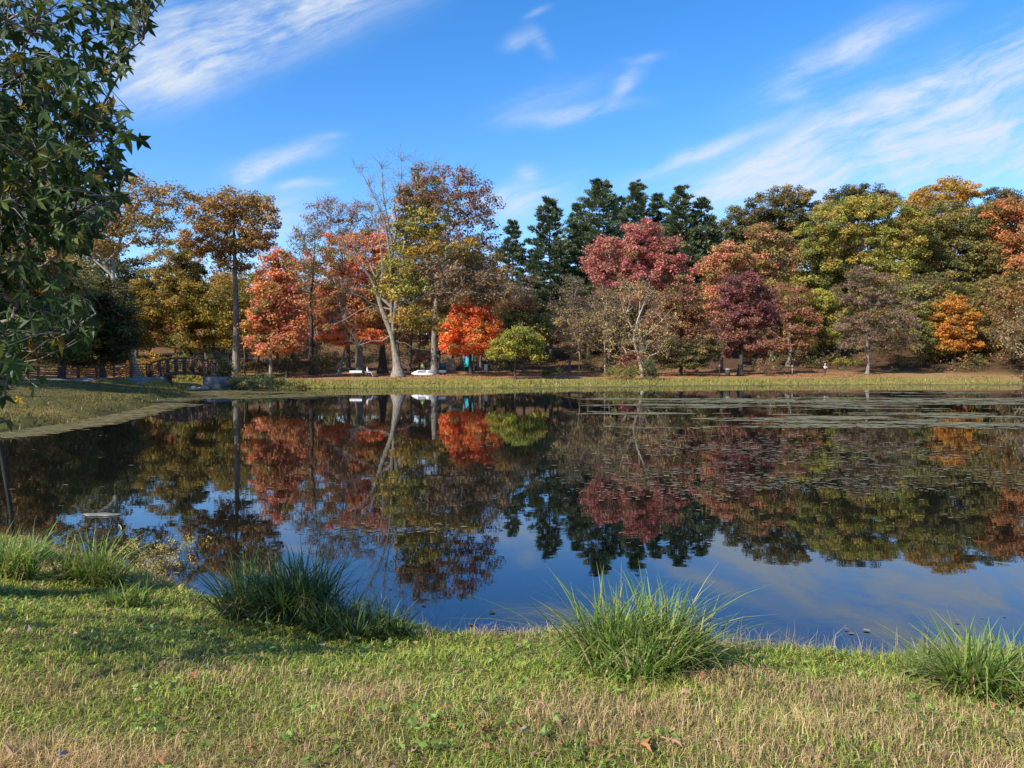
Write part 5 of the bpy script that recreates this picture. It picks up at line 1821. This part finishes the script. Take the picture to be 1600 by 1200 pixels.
# margin of the left bank
m3 = sm((2.3 - s_) / 1.2) * (px_ < 320) * (py_ > 612)
dens = np.maximum(dens, m3)
kk = (s_ > 0.0) & (r.random(N0) < dens) & (r.random(N0) < 0.30)
X_, Y_, px_, py_, s_ = X_[kk], Y_[kk], px_[kk], py_[kk], s_[kk]
n = len(X_)
pal = np.array([(0.17, 0.15, 0.065), (0.20, 0.175, 0.08), (0.13, 0.125, 0.05), (0.23, 0.19, 0.10)])
cols = pal[r.integers(0, 4, n)] * (0.8 + 0.35 * r.random((n, 1)))
rt = (px_ > 880) & (py_ > 611)
cols[rt] = np.array((0.175, 0.165, 0.095)) * (0.65 + 0.5 * r.random((rt.sum(), 1)))
lt = px_ < 560
cols[lt] *= np.array((0.72, 0.70, 0.62))
flats('pond_scum', X_, Y_, (0.08 + 0.20 * r.random(n)) * np.clip(Y_ / 55, 0.35, 1.5), cols, seed=6, asp=1.8)

# small flecks further out
r = np.random.default_rng(47)
N0 = 260000
py_ = r.uniform(640, 860, N0)
px_ = r.uniform(-40, 1680, N0)
d_ = CAMZ * F / (py_ - 574)
X_, Y_ = xat(px_, d_), d_
s_ = -shore_dist(X_, Y_)
st = fbm(X_ * 0.12 + 3, Y_ * 0.4 + 8, 4)
st2 = fbm(X_ * 0.8, Y_ * 2.2, 3)
band = sm((px_ - 830 - 0.9 * np.maximum(690 - py_, 0)) / 260) * sm((815 + 0.03 * (px_ - 1200) - py_) / 70) * sm((py_ - 668) / 25)
dens = band * sm((st * 0.6 + st2 * 0.4 - 0.42) / 0.18) * 0.6
dens = np.maximum(dens, 0.004)
mid = np.exp(-((px_ - 600) / 110) ** 2 - ((py_ - 830) / 10) ** 2) * 0.25 + np.exp(-((px_ - 460) / 90) ** 2 - ((py_ - 870) / 9) ** 2) * 0.18
dens = np.maximum(dens, mid)
kk = (s_ > 0.15) & (r.random(N0) < dens * 0.34)
X_, Y_ = X_[kk], Y_[kk]
n = len(X_)
pal = np.array([(0.12, 0.105, 0.065), (0.16, 0.14, 0.09), (0.09, 0.085, 0.05), (0.19, 0.17, 0.12)])
cols = pal[r.integers(0, 4, n)] * (0.7 + 0.5 * r.random((n, 1)))
flats('floating_flecks', X_, Y_, (0.012 + 0.045 * r.random(n) ** 3) * np.clip(Y_ / 18, 0.4, 1.6), cols, ns=5, seed=7, asp=1.9)

# ------------------------------------------------------------------ near bank: lawn blades (stuff)
def patches(x, y):
    """share of dry straw grass at a spot of the near lawn"""
    f = fbm(x * 0.9 + 11, y * 1.4 + 4, 3)
    w = sm((f - 0.55) / 0.10) * 0.6
    for (px, py, rx, ry, st) in ((120, 1180, 330, 50, 0.95), (560, 1068, 110, 38, 0.9), (960, 1105, 260, 50, 0.95), (1330, 1110, 330, 60, 0.75), (1180, 1175, 150, 40, 0.7), (350, 1030, 120, 22, 0.55), (60, 1060, 120, 24, 0.6), (1520, 1190, 160, 40, 0.8), (1290, 1050, 130, 22, 0.9)):
        d = 1.68 * F / (py - 574)
        cx, cy = xat(px, d), d
        ax, ay = rx / F * d, max(0.18, ry * d * d / (1.68 * F))
        w = np.maximum(w, st * np.exp(-((x - cx) / ax) ** 2 - ((y - cy) / ay) ** 2))
    for (px, py, rx, ry, st) in ((280, 1115, 190, 34, 0.9), (400, 1080, 120, 20, 0.7), (700, 1120, 150, 40, 0.6), (1230, 1090, 120, 30, 0.6), (200, 960, 260, 50, 0.7)):
        d = 1.68 * F / (py - 574)
        cx, cy = xat(px, d), d
        ax, ay = rx / F * d, max(0.18, ry * d * d / (1.68 * F))
        w = w * (1 - st * np.exp(-((x - cx) / ax) ** 2 - ((y - cy) / ay) ** 2))
    return np.clip(w, 0, 1)


def blades(X_, Y_, h, w, az, lean, bend, col, Z_=None, r=None):
    """five-point blades: wide base, bent middle, pointed tip"""
    n = len(X_)
    if Z_ is None:
        Z_ = ground(X_, Y_) - 0.01
    P = np.stack([X_, Y_, Z_], -1)
    dirv = np.stack([np.cos(az), np.sin(az), np.zeros(n)], -1)
    sa = az + math.pi / 2 + r.normal(size=n) * 0.5
    S_ = np.stack([np.cos(sa), np.sin(sa), np.zeros(n)], -1) * (w / 2)[:, None]
    M = P + dirv * (lean * h * 0.45)[:, None] + np.array((0, 0, 1.0)) * (h * 0.6)[:, None]
    T = P + dirv * ((lean + bend) * h)[:, None] + np.array((0, 0, 1.0)) * (h * np.clip(1.05 - 0.45 * bend - 0.2 * lean, 0.25, 1.1))[:, None]
    V = np.stack([P - S_, P + S_, M + S_ * 0.8, M - S_ * 0.8, T], 1).reshape(-1, 3)
    b = np.arange(n)[:, None] * 5
    Fq = b + np.array((0, 1, 2, 3))[None]
    Ft = b + np.array((3, 2, 4))[None]
    return V, [Ft, Fq], np.repeat(col, 5, 0)


r = np.random.default_rng(48)
N0 = 235000
# denser towards the camera
d_ = 2.3 + 8.2 * r.random(N0) ** 1.55
X_ = r.uniform(-1, 1, N0) * (0.78 * d_ + 0.6)
Y_ = d_
s_ = shore_dist(X_, Y_)
kk = (s_ > 0.05)
X_, Y_, s_ = X_[kk], Y_[kk], s_[kk]
n = len(X_)
straw = r.random(n) < patches(X_, Y_) * 0.92
fn = fbm(X_ * 2.2, Y_ * 2.2, 3)
h = np.where(straw, r.uniform(0.04, 0.105, n), r.uniform(0.025, 0.068, n)) * (0.6 + 0.8 * fn) * (1 + 0.45 * sm((0.9 - s_) / 0.8))
w = np.where(straw, r.uniform(0.0018, 0.0034, n), r.uniform(0.0035, 0.0068, n)) * np.clip(Y_ / 4, 0.9, 2.2)
g1 = np.array([(0.225, 0.30, 0.038), (0.30, 0.35, 0.05), (0.16, 0.23, 0.032), (0.37, 0.37, 0.075), (0.25, 0.315, 0.05)])
g2 = np.array([(0.58, 0.41, 0.20), (0.48, 0.31, 0.15), (0.66, 0.50, 0.27), (0.42, 0.25, 0.13), (0.54, 0.34, 0.20)])
col = np.where(straw[:, None], g2[r.integers(0, 5, n)], g1[r.integers(0, 5, n)]) * (0.82 + 0.5 * r.random((n, 1))) * (0.85 + 0.4 * fn[:, None])
mixm = r.random((n, 1)) < 0.09
col = np.where(mixm & ~straw[:, None], g2[r.integers(0, 5, n)] * 0.85, col)
V, Fs, c3 = blades(X_, Y_, h, w, r.random(n) * 6.283, r.uniform(0.1, 0.9, n), r.uniform(0.1, 0.9, n), col, r=r)
setting(mk('lawn_grass', V, Fs, BLADE, col=c3), 'stuff')
NTRI[0] += n * 3

# broad-leaved weeds in the greener patches (stuff)
N0 = 2400
d_ = 2.6 + 4.2 * r.random(N0) ** 1.3
X_ = r.uniform(-1, 1, N0) * 0.74 * d_
Y_ = d_
s_ = shore_dist(X_, Y_)
kk = (s_ > 0.3) & (r.random(N0) > patches(X_, Y_) * 1.3) & (fbm(X_ * 1.6 + 2, Y_ * 1.6, 3) > 0.5)
X_, Y_ = X_[kk], Y_[kk]
C_ = np.stack([X_, Y_, ground(X_, Y_) + 0.045], -1)
V, c3 = leaf_cloud(r, C_, np.full(len(C_), 0.035), 5, 0.034, [(0.15, 0.24, 0.045), (0.20, 0.28, 0.06), (0.12, 0.19, 0.04)], 0.5, up=1.0)
setting(mk('lawn_weeds', V, np.arange(len(V)).reshape(-1, 3), BLADE, col=c3), 'stuff')
NTRI[0] += len(V) // 3

# thin dry stalks along the water's edge (stuff)
N0 = 30000
t = r.uniform(0, 1, N0)
X_ = r.uniform(-6.5, 5.2, N0)
Y_ = r.uniform(5.2, 9.4, N0)
s_ = shore_dist(X_, Y_)
kk = (s_ > -0.08) & (s_ < 0.42) & (r.random(N0) < (0.2 + 0.8 * (X_ > 0)) * sm((fbm(X_ * 2.5, Y_ * 2.5, 2) - 0.36) / 0.2))
X_, Y_ = X_[kk], Y_[kk]
n = len(X_)
h = r.uniform(0.07, 0.24, n)
col = np.array([(0.50, 0.40, 0.22), (0.42, 0.30, 0.18), (0.36, 0.22, 0.15), (0.27, 0.27, 0.07)])[r.integers(0, 4, n)] * (0.8 + 0.4 * r.random((n, 1)))
V, Fs, c3 = blades(X_, Y_, h, r.uniform(0.002, 0.0042, n), r.random(n) * 6.28, r.uniform(0, 0.4, n), r.uniform(0, 0.4, n), col, Z_=np.maximum(ground(X_, Y_), -0.05), r=r)
setting(mk('dry_stalks', V, Fs, BLADE, col=c3), 'stuff')
NTRI[0] += n * 3


# ------------------------------------------------------------------ sedge tufts: each a thing
def tuft(label, px, py_base, w_px, h_px, nb, pal, seed, droop=0.55, width=0.0105, zb=None, group=None, spread=1.0):
    r = np.random.default_rng(seed)
    zg = 0.35 if zb is None else zb
    d = (CAMZ - zg) * F / (py_base - 574)
    x = xat(px, d)
    zg = max(gz(x, d), 0.0)
    wr = w_px / F * d / 2
    hh = h_px / F * d
    a = r.random(nb) * 6.283
    rr_ = np.sqrt(r.random(nb)) * wr * 0.55
    nc = 9
    ca_, cr_ = r.random(nc) * 6.283, np.sqrt(r.random(nc)) * wr * 0.62
    ck = r.integers(0, nc, nb)
    chs = (0.80 + 0.42 * r.random(nc))[ck]
    X_ = x + cr_[ck] * np.cos(ca_[ck]) + rr_ * 0.42 * np.cos(a)
    Y_ = d + (cr_[ck] * np.sin(ca_[ck]) + rr_ * 0.42 * np.sin(a)) * 0.65
    az = a + r.normal(size=nb) * 1.0
    out_ = rr_ / (wr * 0.55)
    h = hh * (0.35 + 0.85 * r.random(nb) ** 1.3) * (1 - 0.15 * out_) * chs
    dead = r.random(nb) < 0.13
    h = np.where(dead, h * 0.75, h)
    lean = (0.05 + 0.75 * r.random(nb) * (0.25 + out_)) * spread
    bend = (0.05 + droop * 1.3 * r.random(nb) ** 1.5 * (0.5 + out_)) * spread
    Z0 = np.maximum(ground(X_, Y_), -0.1) - 0.01
    # four-section arching blades
    K = 6
    t = np.linspace(0, 1, K)
    dirv = np.stack([np.cos(az), np.sin(az)], -1)
    hor = (lean[:, None] * t[None] + bend[:, None] * t[None] ** 2.3) * h[:, None]
    ver = h[:, None] * (t[None] - (0.30 * bend + 0.1 * lean)[:, None] * t[None] ** 2.6)
    kink = (r.random(nb) < 0.22)[:, None] * np.clip(t[None] - 0.55, 0, 1) * h[:, None]
    ver = ver - kink * (0.9 + 0.8 * r.random((nb, 1)))
    hor = hor + kink * 0.6
    ww = width * (0.8 + 0.9 * r.random((nb, 1))) * (1 - t[None] ** 2.2) + 0.0004
    sa = az + math.pi / 2 + r.normal(size=nb) * 0.4
    P = np.stack([X_[:, None] + dirv[:, 0:1] * hor, Y_[:, None] + dirv[:, 1:2] * hor, Z0[:, None] + ver], -1)
    S_ = np.stack([np.cos(sa), np.sin(sa), np.zeros(nb)], -1)[:, None] * (ww / 2)[..., None]
    V = np.stack([P - S_, P + S_], 2).reshape(-1, 3)
    b = np.arange(nb)[:, None, None] * (2 * K)
    i = np.arange(K - 1)[None, :, None] * 2
    Fq = (b + i + np.array((0, 1, 3, 2))[None, None]).reshape(-1, 4)
    pal = np.array(pal)
    col = pal[r.integers(0, len(pal), nb)] * (0.75 + 0.5 * r.random((nb, 1)))
    col[dead] = np.array((0.40, 0.29, 0.15)) * (0.6 + 0.6 * r.random((dead.sum(), 1)))
    base = np.array((x, d, zg))
    o = mk('sedge_tuft', V - base, Fq, BLADE, col=np.repeat(col, 2 * K, 0))
    o.location = base
    tag(o, label, 'grass tuft', group)
    NTRI[0] += nb * (K - 1) * 2
    return o


GR = [(0.15, 0.24, 0.04), (0.20, 0.29, 0.055), (0.11, 0.18, 0.03), (0.24, 0.31, 0.07), (0.17, 0.26, 0.045), (0.34, 0.30, 0.12)]
DK = [(0.07, 0.12, 0.035), (0.09, 0.15, 0.04), (0.055, 0.095, 0.03), (0.14, 0.18, 0.05)]  # darkened greens, mainly tree shade put into the left clumps' colour
tuft('large sunlit clump of long arching sedge at the water edge right of centre', 1012, 1056, 285, 136, 1700, GR, 301, zb=0.32, spread=1.0)
tuft('lower skirt of sedge in front of the large sunlit clump', 985, 1072, 200, 84, 560, GR, 302, zb=0.4)
tuft('large dark green sedge clump in shade left of centre', 418, 968, 235, 112, 1700, DK, 303, zb=0.25, spread=0.9)
tuft('low dark sedge trailing right of the large shaded clump', 545, 992, 190, 62, 950, DK, 304, zb=0.25, droop=0.4)
tuft('small dark sedge tuft at the end of the shaded clumps', 610, 1000, 90, 44, 220, DK, 305, zb=0.25)
tuft('bright green arching tuft on the left bank by the water', 135, 918, 120, 84, 560, GR, 306, zb=0.25)
tuft('green tuft at the left edge of the near bank', 18, 920, 120, 84, 520, GR, 307, zb=0.28)
tuft('dull green tuft behind the left edge tuft at the water', 55, 888, 110, 50, 300, DK + GR[:1], 308, zb=0.2)
tuft('low green sedge between the bright left tuft and the shaded clump', 205, 948, 130, 44, 380, GR, 309, zb=0.3, droop=0.4)
tuft('yellow-green sedge clump at the right edge of the bank', 1545, 1090, 190, 118, 950, GR, 310, zb=0.42)
tuft('thin sedge left of the right edge clump', 1462, 1060, 120, 74, 340, GR, 311, zb=0.35, spread=1.2)
tuft('second sedge clump cut off by the right edge', 1605, 1088, 120, 100, 480, GR, 312, zb=0.42)
# leafy yellow bush at the left shore
r = np.random.default_rng(66)
d0 = 7.9
x0 = xat(248, d0)
C_ = np.stack([x0 + r.normal(size=60) * 0.20, d0 + r.normal(size=60) * 0.12, 0.12 + 0.34 * r.random(60)], -1)
bo = thing('bank_weed', 'small straw yellow leafy weed at the water left of the shaded clump', 'weed', (x0, d0, 0.05))
b = Bld()
for k_ in range(18):
    t_ = C_[k_]
    b.tube([(x0 + r.normal() * 0.05, d0, 0.0), (x0 + (t_[0] - x0) * 0.5, d0, t_[2] * 0.6), t_], [0.004, 0.003, 0.002], 4)
b.build('stem', BARK['tan'], bo, off=(x0, d0, 0.05))['kind'] = 'stuff'
V, c3 = leaf_cloud(r, C_, np.full(60, 0.07), 30, 0.024, [(0.33, 0.27, 0.07), (0.26, 0.23, 0.06), (0.40, 0.31, 0.10)], 0.9)
mk('foliage', V - np.array((x0, d0, 0.05)), np.arange(len(V)).reshape(-1, 3), BLADE, bo, col=c3)

# ------------------------------------------------------------------ near tree at the left: star leaves
def star_leaf_mesh(name, col, seed, lobes=5, curl=0.0):
    """five-pointed leaf, folded along its ribs, with a stalk"""
    r = random.Random(seed)
    V = [(0, 0, 0)]
    angs = [-126, -62, 0, 62, 126]
    lens = [0.55, 0.86, 1.0, 0.86, 0.55]
    ring = []
    for i, (a, L) in enumerate(zip(angs, lens)):
        a0 = RAD(a)
        if i == 0:
            ring.append((RAD(-165), 0.16, 0.0))
        for (da, f, z) in ((-19, 0.56, 0.03), (0, 1.0, -0.12 - 0.08 * r.random()), (19, 0.56, 0.03)):
            ring.append((a0 + RAD(da), L * f, z))
        ring.append((a0 + RAD(31 if i < 4 else 38), 0.36 if i < 4 else 0.16, 0.07))
    for (a, q, z) in ring:
        V.append((math.sin(a) * q, math.cos(a) * q, z))
    n = len(ring)
    Ft = [(0, 1 + (i + 1) % n, 1 + i) for i in range(n)]
    k_ = len(V)
    V += [(-0.012, -0.1, 0.0), (0.012, -0.1, 0.0), (0.010, -0.75, 0.16), (-0.010, -0.75, 0.16)]
    if curl:
        ax = r.uniform(0, 3.14)
        for i, v in enumerate(V):
            q = v[0] * math.cos(ax) + v[1] * math.sin(ax)
            p_ = -v[0] * math.sin(ax) + v[1] * math.cos(ax)
            f = r.uniform(0.75, 1.15)
            V[i] = (v[0] * f * (1 - 0.3 * curl * abs(q)), v[1] * f * (1 - 0.3 * curl * abs(q)), v[2] + curl * (0.75 * q * q - 0.35 * p_ * p_) + r.uniform(-.05, .05))
    me = bpy.data.meshes.new(name)
    Fs = Ft + [(k_, k_ + 1, k_ + 2, k_ + 3)]
    me.from_pydata(V, [], Fs)
    at_ = me.color_attributes.new('Col', 'FLOAT_COLOR', 'POINT')
    for i, q in enumerate(at_.data):
        f = 1.0 + 0.12 * r.uniform(-1, 1)
        q.color = (col[0] * f, col[1] * f, col[2] * f, 1)
    me.materials.append(LEAF_N)
    return me, np.array(V), np.array(Ft)


LEAF_N = mat_leaf('near_leaves', 0.3, 0.55, 0.22)
LC = [((0.045, 0.075, 0.022), 8), ((0.06, 0.095, 0.025), 6), ((0.09, 0.12, 0.03), 3), ((0.034, 0.06, 0.02), 6), ((0.30, 0.19, 0.02), 0.7), ((0.17, 0.13, 0.03), 1.0)]
lm = [star_leaf_mesh('leaf', c, i) for i, (c, w_) in enumerate(LC)]
lw = np.array([w_ for c, w_ in LC])
lw = lw / lw.sum()

NT = np.array((-5.9, 4.6))
nt_z = gz(*NT)
ntree = thing('sweetgum_tree', 'dark green star-leaved tree hanging into the picture at the upper left', 'tree', (NT[0], NT[1], nt_z))
noff = np.array((NT[0], NT[1], nt_z))
r = np.random.default_rng(70)
# right edge of the hanging foliage, photo rows to columns
EY = [-260, -100, 0, 40, 95, 130, 150, 165, 200, 260, 300, 340, 370, 400, 440, 470, 500, 540, 560, 600, 640, 680]
EX = [330, 300, 266, 232, 208, 182, 158, 196, 203, 196, 186, 168, 146, 118, 84, 138, 156, 130, 66, 38, 22, 12]
# boughs: from the trunk to hanging ends
ends = []
for (px, py, d) in [(250, 5, 4.9), (225, 60, 4.7), (190, 110, 5.0), (130, 60, 5.2), (60, 30, 4.6), (205, 175, 4.8), (200, 225, 4.7), (150, 190, 5.1), (90, 150, 4.9), (30, 120, 4.5),
                    (195, 275, 4.7), (180, 320, 4.6), (120, 270, 5.0), (60, 240, 4.6), (10, 220, 5.0), (160, 360, 4.7), (110, 350, 4.8), (50, 330, 4.9), (5, 320, 4.5), (90, 400, 4.8), (40, 420, 4.7),
                    (150, 490, 4.5), (110, 520, 4.4), (80, 480, 4.6), (20, 500, 4.6), (10, 560, 4.4), (5, 620, 4.3), (-40, 60, 5), (-60, 200, 4.8), (-60, 330, 4.8), (-90, 450, 4.6), (-120, 100, 5.3),
                    (-180, 260, 4.9), (-200, 400, 4.8), (-300, 300, 4.8), (-160, 540, 4.4), (100, -60, 5.0), (200, -70, 5.0), (20, -100, 5.2), (-100, -80, 5.2), (-300, 60, 5.2), (-420, 200, 5.2), (-250, 480, 4.0), (-420, 430, 3.9)]:
    ends.append(at(px, py, d))
ends += [np.array(q) for q in ((-3.9, 2.9, 2.6), (-3.5, 3.2, 2.3), (-4.7, 3.1, 2.5), (-3.4, 3.6, 2.2), (-3.9, 3.5, 2.0), (-5.6, 3.4, 2.4),
    (-4.7, 3.6, 4.7), (-5.2, 3.2, 4.4), (-4.3, 3.9, 5.2), (-5.0, 4.0, 5.4), (-4.4, 3.6, 4.0), (-5.5, 3.7, 5.0), (-4.9, 3.2, 3.7), (-4.2, 4.3, 4.6), (-5.6, 4.4, 5.6), (-4.6, 4.4, 5.9), (-5.4, 3.0, 3.4))]
NVIS = 44
ends = np.array(ends)
tp = [np.array((NT[0], NT[1], nt_z - 0.05))] + [np.array((NT[0] + 0.05 * i, NT[1] + 0.03 * i, nt_z + 0.7 * i)) for i in range(1, 10)]
nodes, P0, P1, R0, R1, te = skeleton(r, tp, list(np.linspace(0.19, 0.06, 10)), ends, nt_z + 1.6, tip_r=0.0045, lift=0.12)
b = Bld()
b.tube(tp, np.linspace(0.19, 0.06, 10), 12, ridge=0.05)
b.segs(P0, P1, R0, R1, 6)
b.build('trunk', BARK['grey'], ntree, smooth=True, off=noff)
segP0, segP1 = P0, P1

# leaf positions
LP = []
tries = 0
while len(LP) < 3450 and tries < 120000:
    tries += 1
    k_ = r.integers(0, NVIS) if r.random() < 0.66 else r.integers(NVIS, len(ends))
    e = ends[k_]
    p = e + r.normal(size=3) * np.array((0.25, 0.32, 0.22))
    px, py = to_px(p[0], p[1], p[2])
    lim = np.interp(py, EY, EX) + r.normal() * 9
    if px > lim:
        continue
    if py > 545 and r.random() < 0.55:
        continue
    if 385 < py < 455 and px > 60 and r.random() < 0.6:
        continue
    LP.append((p, px, py))
order = sorted(range(len(LP)), key=lambda i: (not (-10 < LP[i][1] < 300 and -10 < LP[i][2] < 700), LP[i][0][1]))
VV, CC, FF, nn_ = [], [], [], 0
sv_pts = []
for rank, i in enumerate(order):
    p, px, py = LP[i]
    ci = r.choice(len(LC), p=lw)
    # the tip hangs down and out, the blade faces sideways and up
    tip = unit(np.array((r.normal() * 0.5 + 0.25, r.normal() * 0.5, -0.9 + r.normal() * 0.35)))
    nrm = unit(np.array((r.normal() * 0.8, -0.5 + r.normal() * 0.6, 0.6 + r.normal() * 0.4)))
    nrm = unit(nrm - tip * np.dot(nrm, tip))
    side = np.cross(tip, nrm)
    sz = 0.087 * r.uniform(0.6, 1.3)
    R = np.stack([side, tip, nrm], 1)
    if rank < 299:
        o = bpy.data.objects.new('leaf', lm[ci][0])
        COL.objects.link(o)
        o.parent = ntree
        M = Matrix([[*(R[q] * sz), p[q] - noff[q]] for q in range(3)] + [[0, 0, 0, 1]])
        o.matrix_local = M
    else:
        mV, mF = lm[ci][1], lm[ci][2]
        VV.append(mV @ (R * sz).T + p - noff)
        FF.append(mF + nn_)
        nn_ += len(mV)
        CC.append(np.tile(np.array(LC[ci][0]) * r.uniform(0.8, 1.2), (len(mV), 1)))
    # stalk joins a nearby twig
    sv_pts.append(p - tip * sz * 0.75)
fo = mk('foliage', np.concatenate(VV), np.concatenate(FF), LEAF_N, ntree, col=np.concatenate(CC))
fo['kind'] = 'stuff'
NTRI[0] += sum(len(f) for f in FF)
# twigs from the boughs to groups of leaves
sv_pts = np.array(sv_pts)
q = sv_pts[r.random(len(sv_pts)) < 0.6]
mids = (segP0 + segP1) / 2
J = np.array([int(np.argmin(((np.concatenate([mids, ends]) - p) ** 2).sum(1))) for p in q])
S0 = np.concatenate([mids, ends])[J]
b = Bld()
mid = (S0 + q) / 2 + np.array((0, 0, 0.03))
b.segs(S0, mid, np.full(len(q), 0.0032), np.full(len(q), 0.0024), 4)
b.segs(mid, q, np.full(len(q), 0.0024), np.full(len(q), 0.0014), 4)
# slim bare shoots hanging at the lower left
for pts in ([(-20, 545), (30, 548), (80, 552), (110, 540), (130, 528)], [(-20, 566), (20, 568), (60, 562), (95, 545), (118, 530)], [(10, 575), (40, 590), (62, 608), (72, 632)], [(0, 596), (22, 606), (42, 622)]):
    P = np.array([at(a, c, 4.4) for a, c in pts])
    b.tube(P, np.linspace(0.005, 0.002, len(P)), 5)
b.build('twig', BARK['grey'], ntree, off=noff)['kind'] = 'stuff'

# ------------------------------------------------------------------ fallen leaves on the near grass: each a thing
FL = [((0.40, 0.19, 0.08), 'orange-brown'), ((0.26, 0.11, 0.065), 'reddish brown'), ((0.44, 0.28, 0.16), 'tan'), ((0.26, 0.22, 0.18), 'dull grey-brown')]
flm = []
for i, (c, nm) in enumerate(FL):
    flm.append([star_leaf_mesh('fallen_leaf', c, 50 + i * 7 + q, curl=0.5 + 0.22 * q)[0] for q in range(4)])
spots = [
    (752, 1148, 1, 0.075, 'reddish brown curled leaf, bigger of the two beside each other at bottom centre'),
    (768, 1130, 0, 0.055, 'orange-brown leaf just behind the reddish brown curled leaf'),
    (1003, 1168, 0, 0.075, 'broad orange-brown leaf on dry grass at the bottom, below the large sunlit sedge'),
    (1052, 1163, 2, 0.065, 'tan narrow leaf right of the broad orange-brown leaf'),
    (930, 1166, 0, 0.05, 'small orange leaf left of the broad orange-brown leaf'),
    (824, 1145, 3, 0.055, 'dull grey-brown leaf on the grass at bottom centre'),
    (540, 1118, 0, 0.05, 'orange leaf on green grass below the dry straw patch'),
    (297, 1058, 0, 0.05, 'orange leaf at the lower edge of the tree shadow'),
    (388, 1174, 0, 0.055, 'orange leaf lying near the bottom left of centre'),
    (510, 1164, 1, 0.045, 'small red-brown leaf near the bottom between two orange leaves'),
    (85, 1187, 3, 0.05, 'dull grey-brown leaf in the bottom left corner'),
    (12, 1185, 2, 0.06, 'tan leaf at the very bottom left corner'),
    (240, 1196, 0, 0.05, 'orange leaf at the bottom edge left of centre'),
    (40, 988, 3, 0.05, 'dull grey-brown leaf on the sunlit left bank'),
    (175, 955, 2, 0.05, 'tan leaf on the left bank below the green tufts'),
    (497, 1011, 3, 0.045, 'dull grey-brown leaf in the shade at the foot of the dark sedge'),
    (1102, 1058, 1, 0.065, 'brown leaf caught at the right foot of the large sunlit sedge'),
    (1562, 1104, 0, 0.05, 'orange leaf below the sedge clump at the right edge'),
    (840, 1102, 2, 0.05, 'tan leaf in the dry grass left of the large sunlit sedge'),
    (1075, 1085, 2, 0.05, 'tan leaf in dry grass below the large sunlit sedge'),
    (250, 1045, 1, 0.05, 'brown leaf in the tree shadow on the left lawn'),
    (1340, 1120, 2, 0.045, 'tan leaf in the dry grass towards the right'),
]
r = np.random.default_rng(71)
for (px, py, c, sz, lab) in spots:
    d = 1.68 * F / (py - 574)
    for _ in range(3):
        x = xat(px, d)
        z = gz(x, d) + 0.065
        d = (CAMZ - z) * F / (py - 574)
    o = bpy.data.objects.new('fallen_leaf', flm[c][r.integers(0, 4)])
    COL.objects.link(o)
    o.location = (x, d, z)
    o.rotation_euler = (r.normal() * 0.35, r.normal() * 0.35, r.random() * 6.28)
    o.scale = (sz, sz, sz)
    tag(o, lab, 'fallen leaf', 'fallen leaves on the near lawn')

# crumbs of old leaf and thatch in the lawn (stuff)
r = np.random.default_rng(72)
N0 = 900
Y_ = 2.5 + 5.0 * r.random(N0) ** 1.3
X_ = r.uniform(-1, 1, N0) * 0.75 * Y_
kk = shore_dist(X_, Y_) > 0.1
X_, Y_ = X_[kk], Y_[kk]
C_ = np.stack([X_, Y_, ground(X_, Y_) + 0.03], -1)
V, c3 = leaf_cloud(r, C_, np.full(len(C_), 0.02), 2, 0.03, [(0.36, 0.19, 0.10), (0.26, 0.14, 0.08), (0.42, 0.28, 0.15), (0.20, 0.13, 0.09)], 0.5, up=1.0)
setting(mk('leaf_crumbs', V, np.arange(len(V)).reshape(-1, 3), LEAF, col=c3), 'stuff')
# leaves and scum drifting along the near edge (stuff)
N0 = 30000
X_ = r.uniform(-7.5, 6.5, N0)
Y_ = r.uniform(5.4, 10.5, N0)
s_ = -shore_dist(X_, Y_)
kk = (s_ > -0.25) & (s_ < 1.3) & (r.random(N0) < 0.30 * np.exp(-np.maximum(s_, 0) / 0.28) * sm((fbm(X_ * 1.6, Y_ * 1.6, 3) - 0.42) / 0.15))
X_, Y_ = X_[kk], Y_[kk]
n = len(X_)
cols = np.array([(0.20, 0.13, 0.07), (0.14, 0.12, 0.06), (0.28, 0.22, 0.13), (0.12, 0.13, 0.05)])[r.integers(0, 4, n)] * (0.7 + 0.5 * r.random((n, 1)))
flats('edge_drift', X_, Y_, 0.008 + 0.028 * r.random(n) ** 2, cols, ns=5, seed=9, asp=1.3)

# floating things near the left bank
d = CAMZ * F / (806 - 574)
V = []
n = 26
for k_ in range(n):
    a = 2 * math.pi * k_ / n
    V.append((math.cos(a) * 0.29 * (1 + 0.12 * math.sin(a * 3)), math.sin(a) * 0.10 * (1 + 0.3 * math.sin(a * 5)), 0.006))
V2 = [(v[0] * 0.9, v[1] * 0.85, 0.022) for v in V]
fl = mk('floating_bark', V + V2, [np.array([list(range(n, 2 * n))]), np.array([(k_, (k_ + 1) % n, n + (k_ + 1) % n, n + k_) for k_ in range(n)])], mat_plain('wet_bark', (0.15, 0.15, 0.12), 0.85, 0.3, 12.0))
fl.location = (xat(155, d), d, 0)
tag(fl, 'pale flat slab of bark floating at the left', 'driftwood')
d = CAMZ * F / (826 - 574)
b = Bld()
b.tube([(0, 0.18, 0.008), (0.10, 0.05, 0.012), (0.16, -0.05, 0.01), (0.22, -0.16, 0.004)], [0.006, 0.009, 0.008, 0.004], 6)
fs = b.build('floating_stick', BARK['white'])
fs.location = (xat(172, d), d, 0)
tag(fs, 'thin pale stick floating just below the slab of bark', 'stick')
print('LEAFTRIS', NTRI[0], 'OBJ', len(bpy.data.objects))
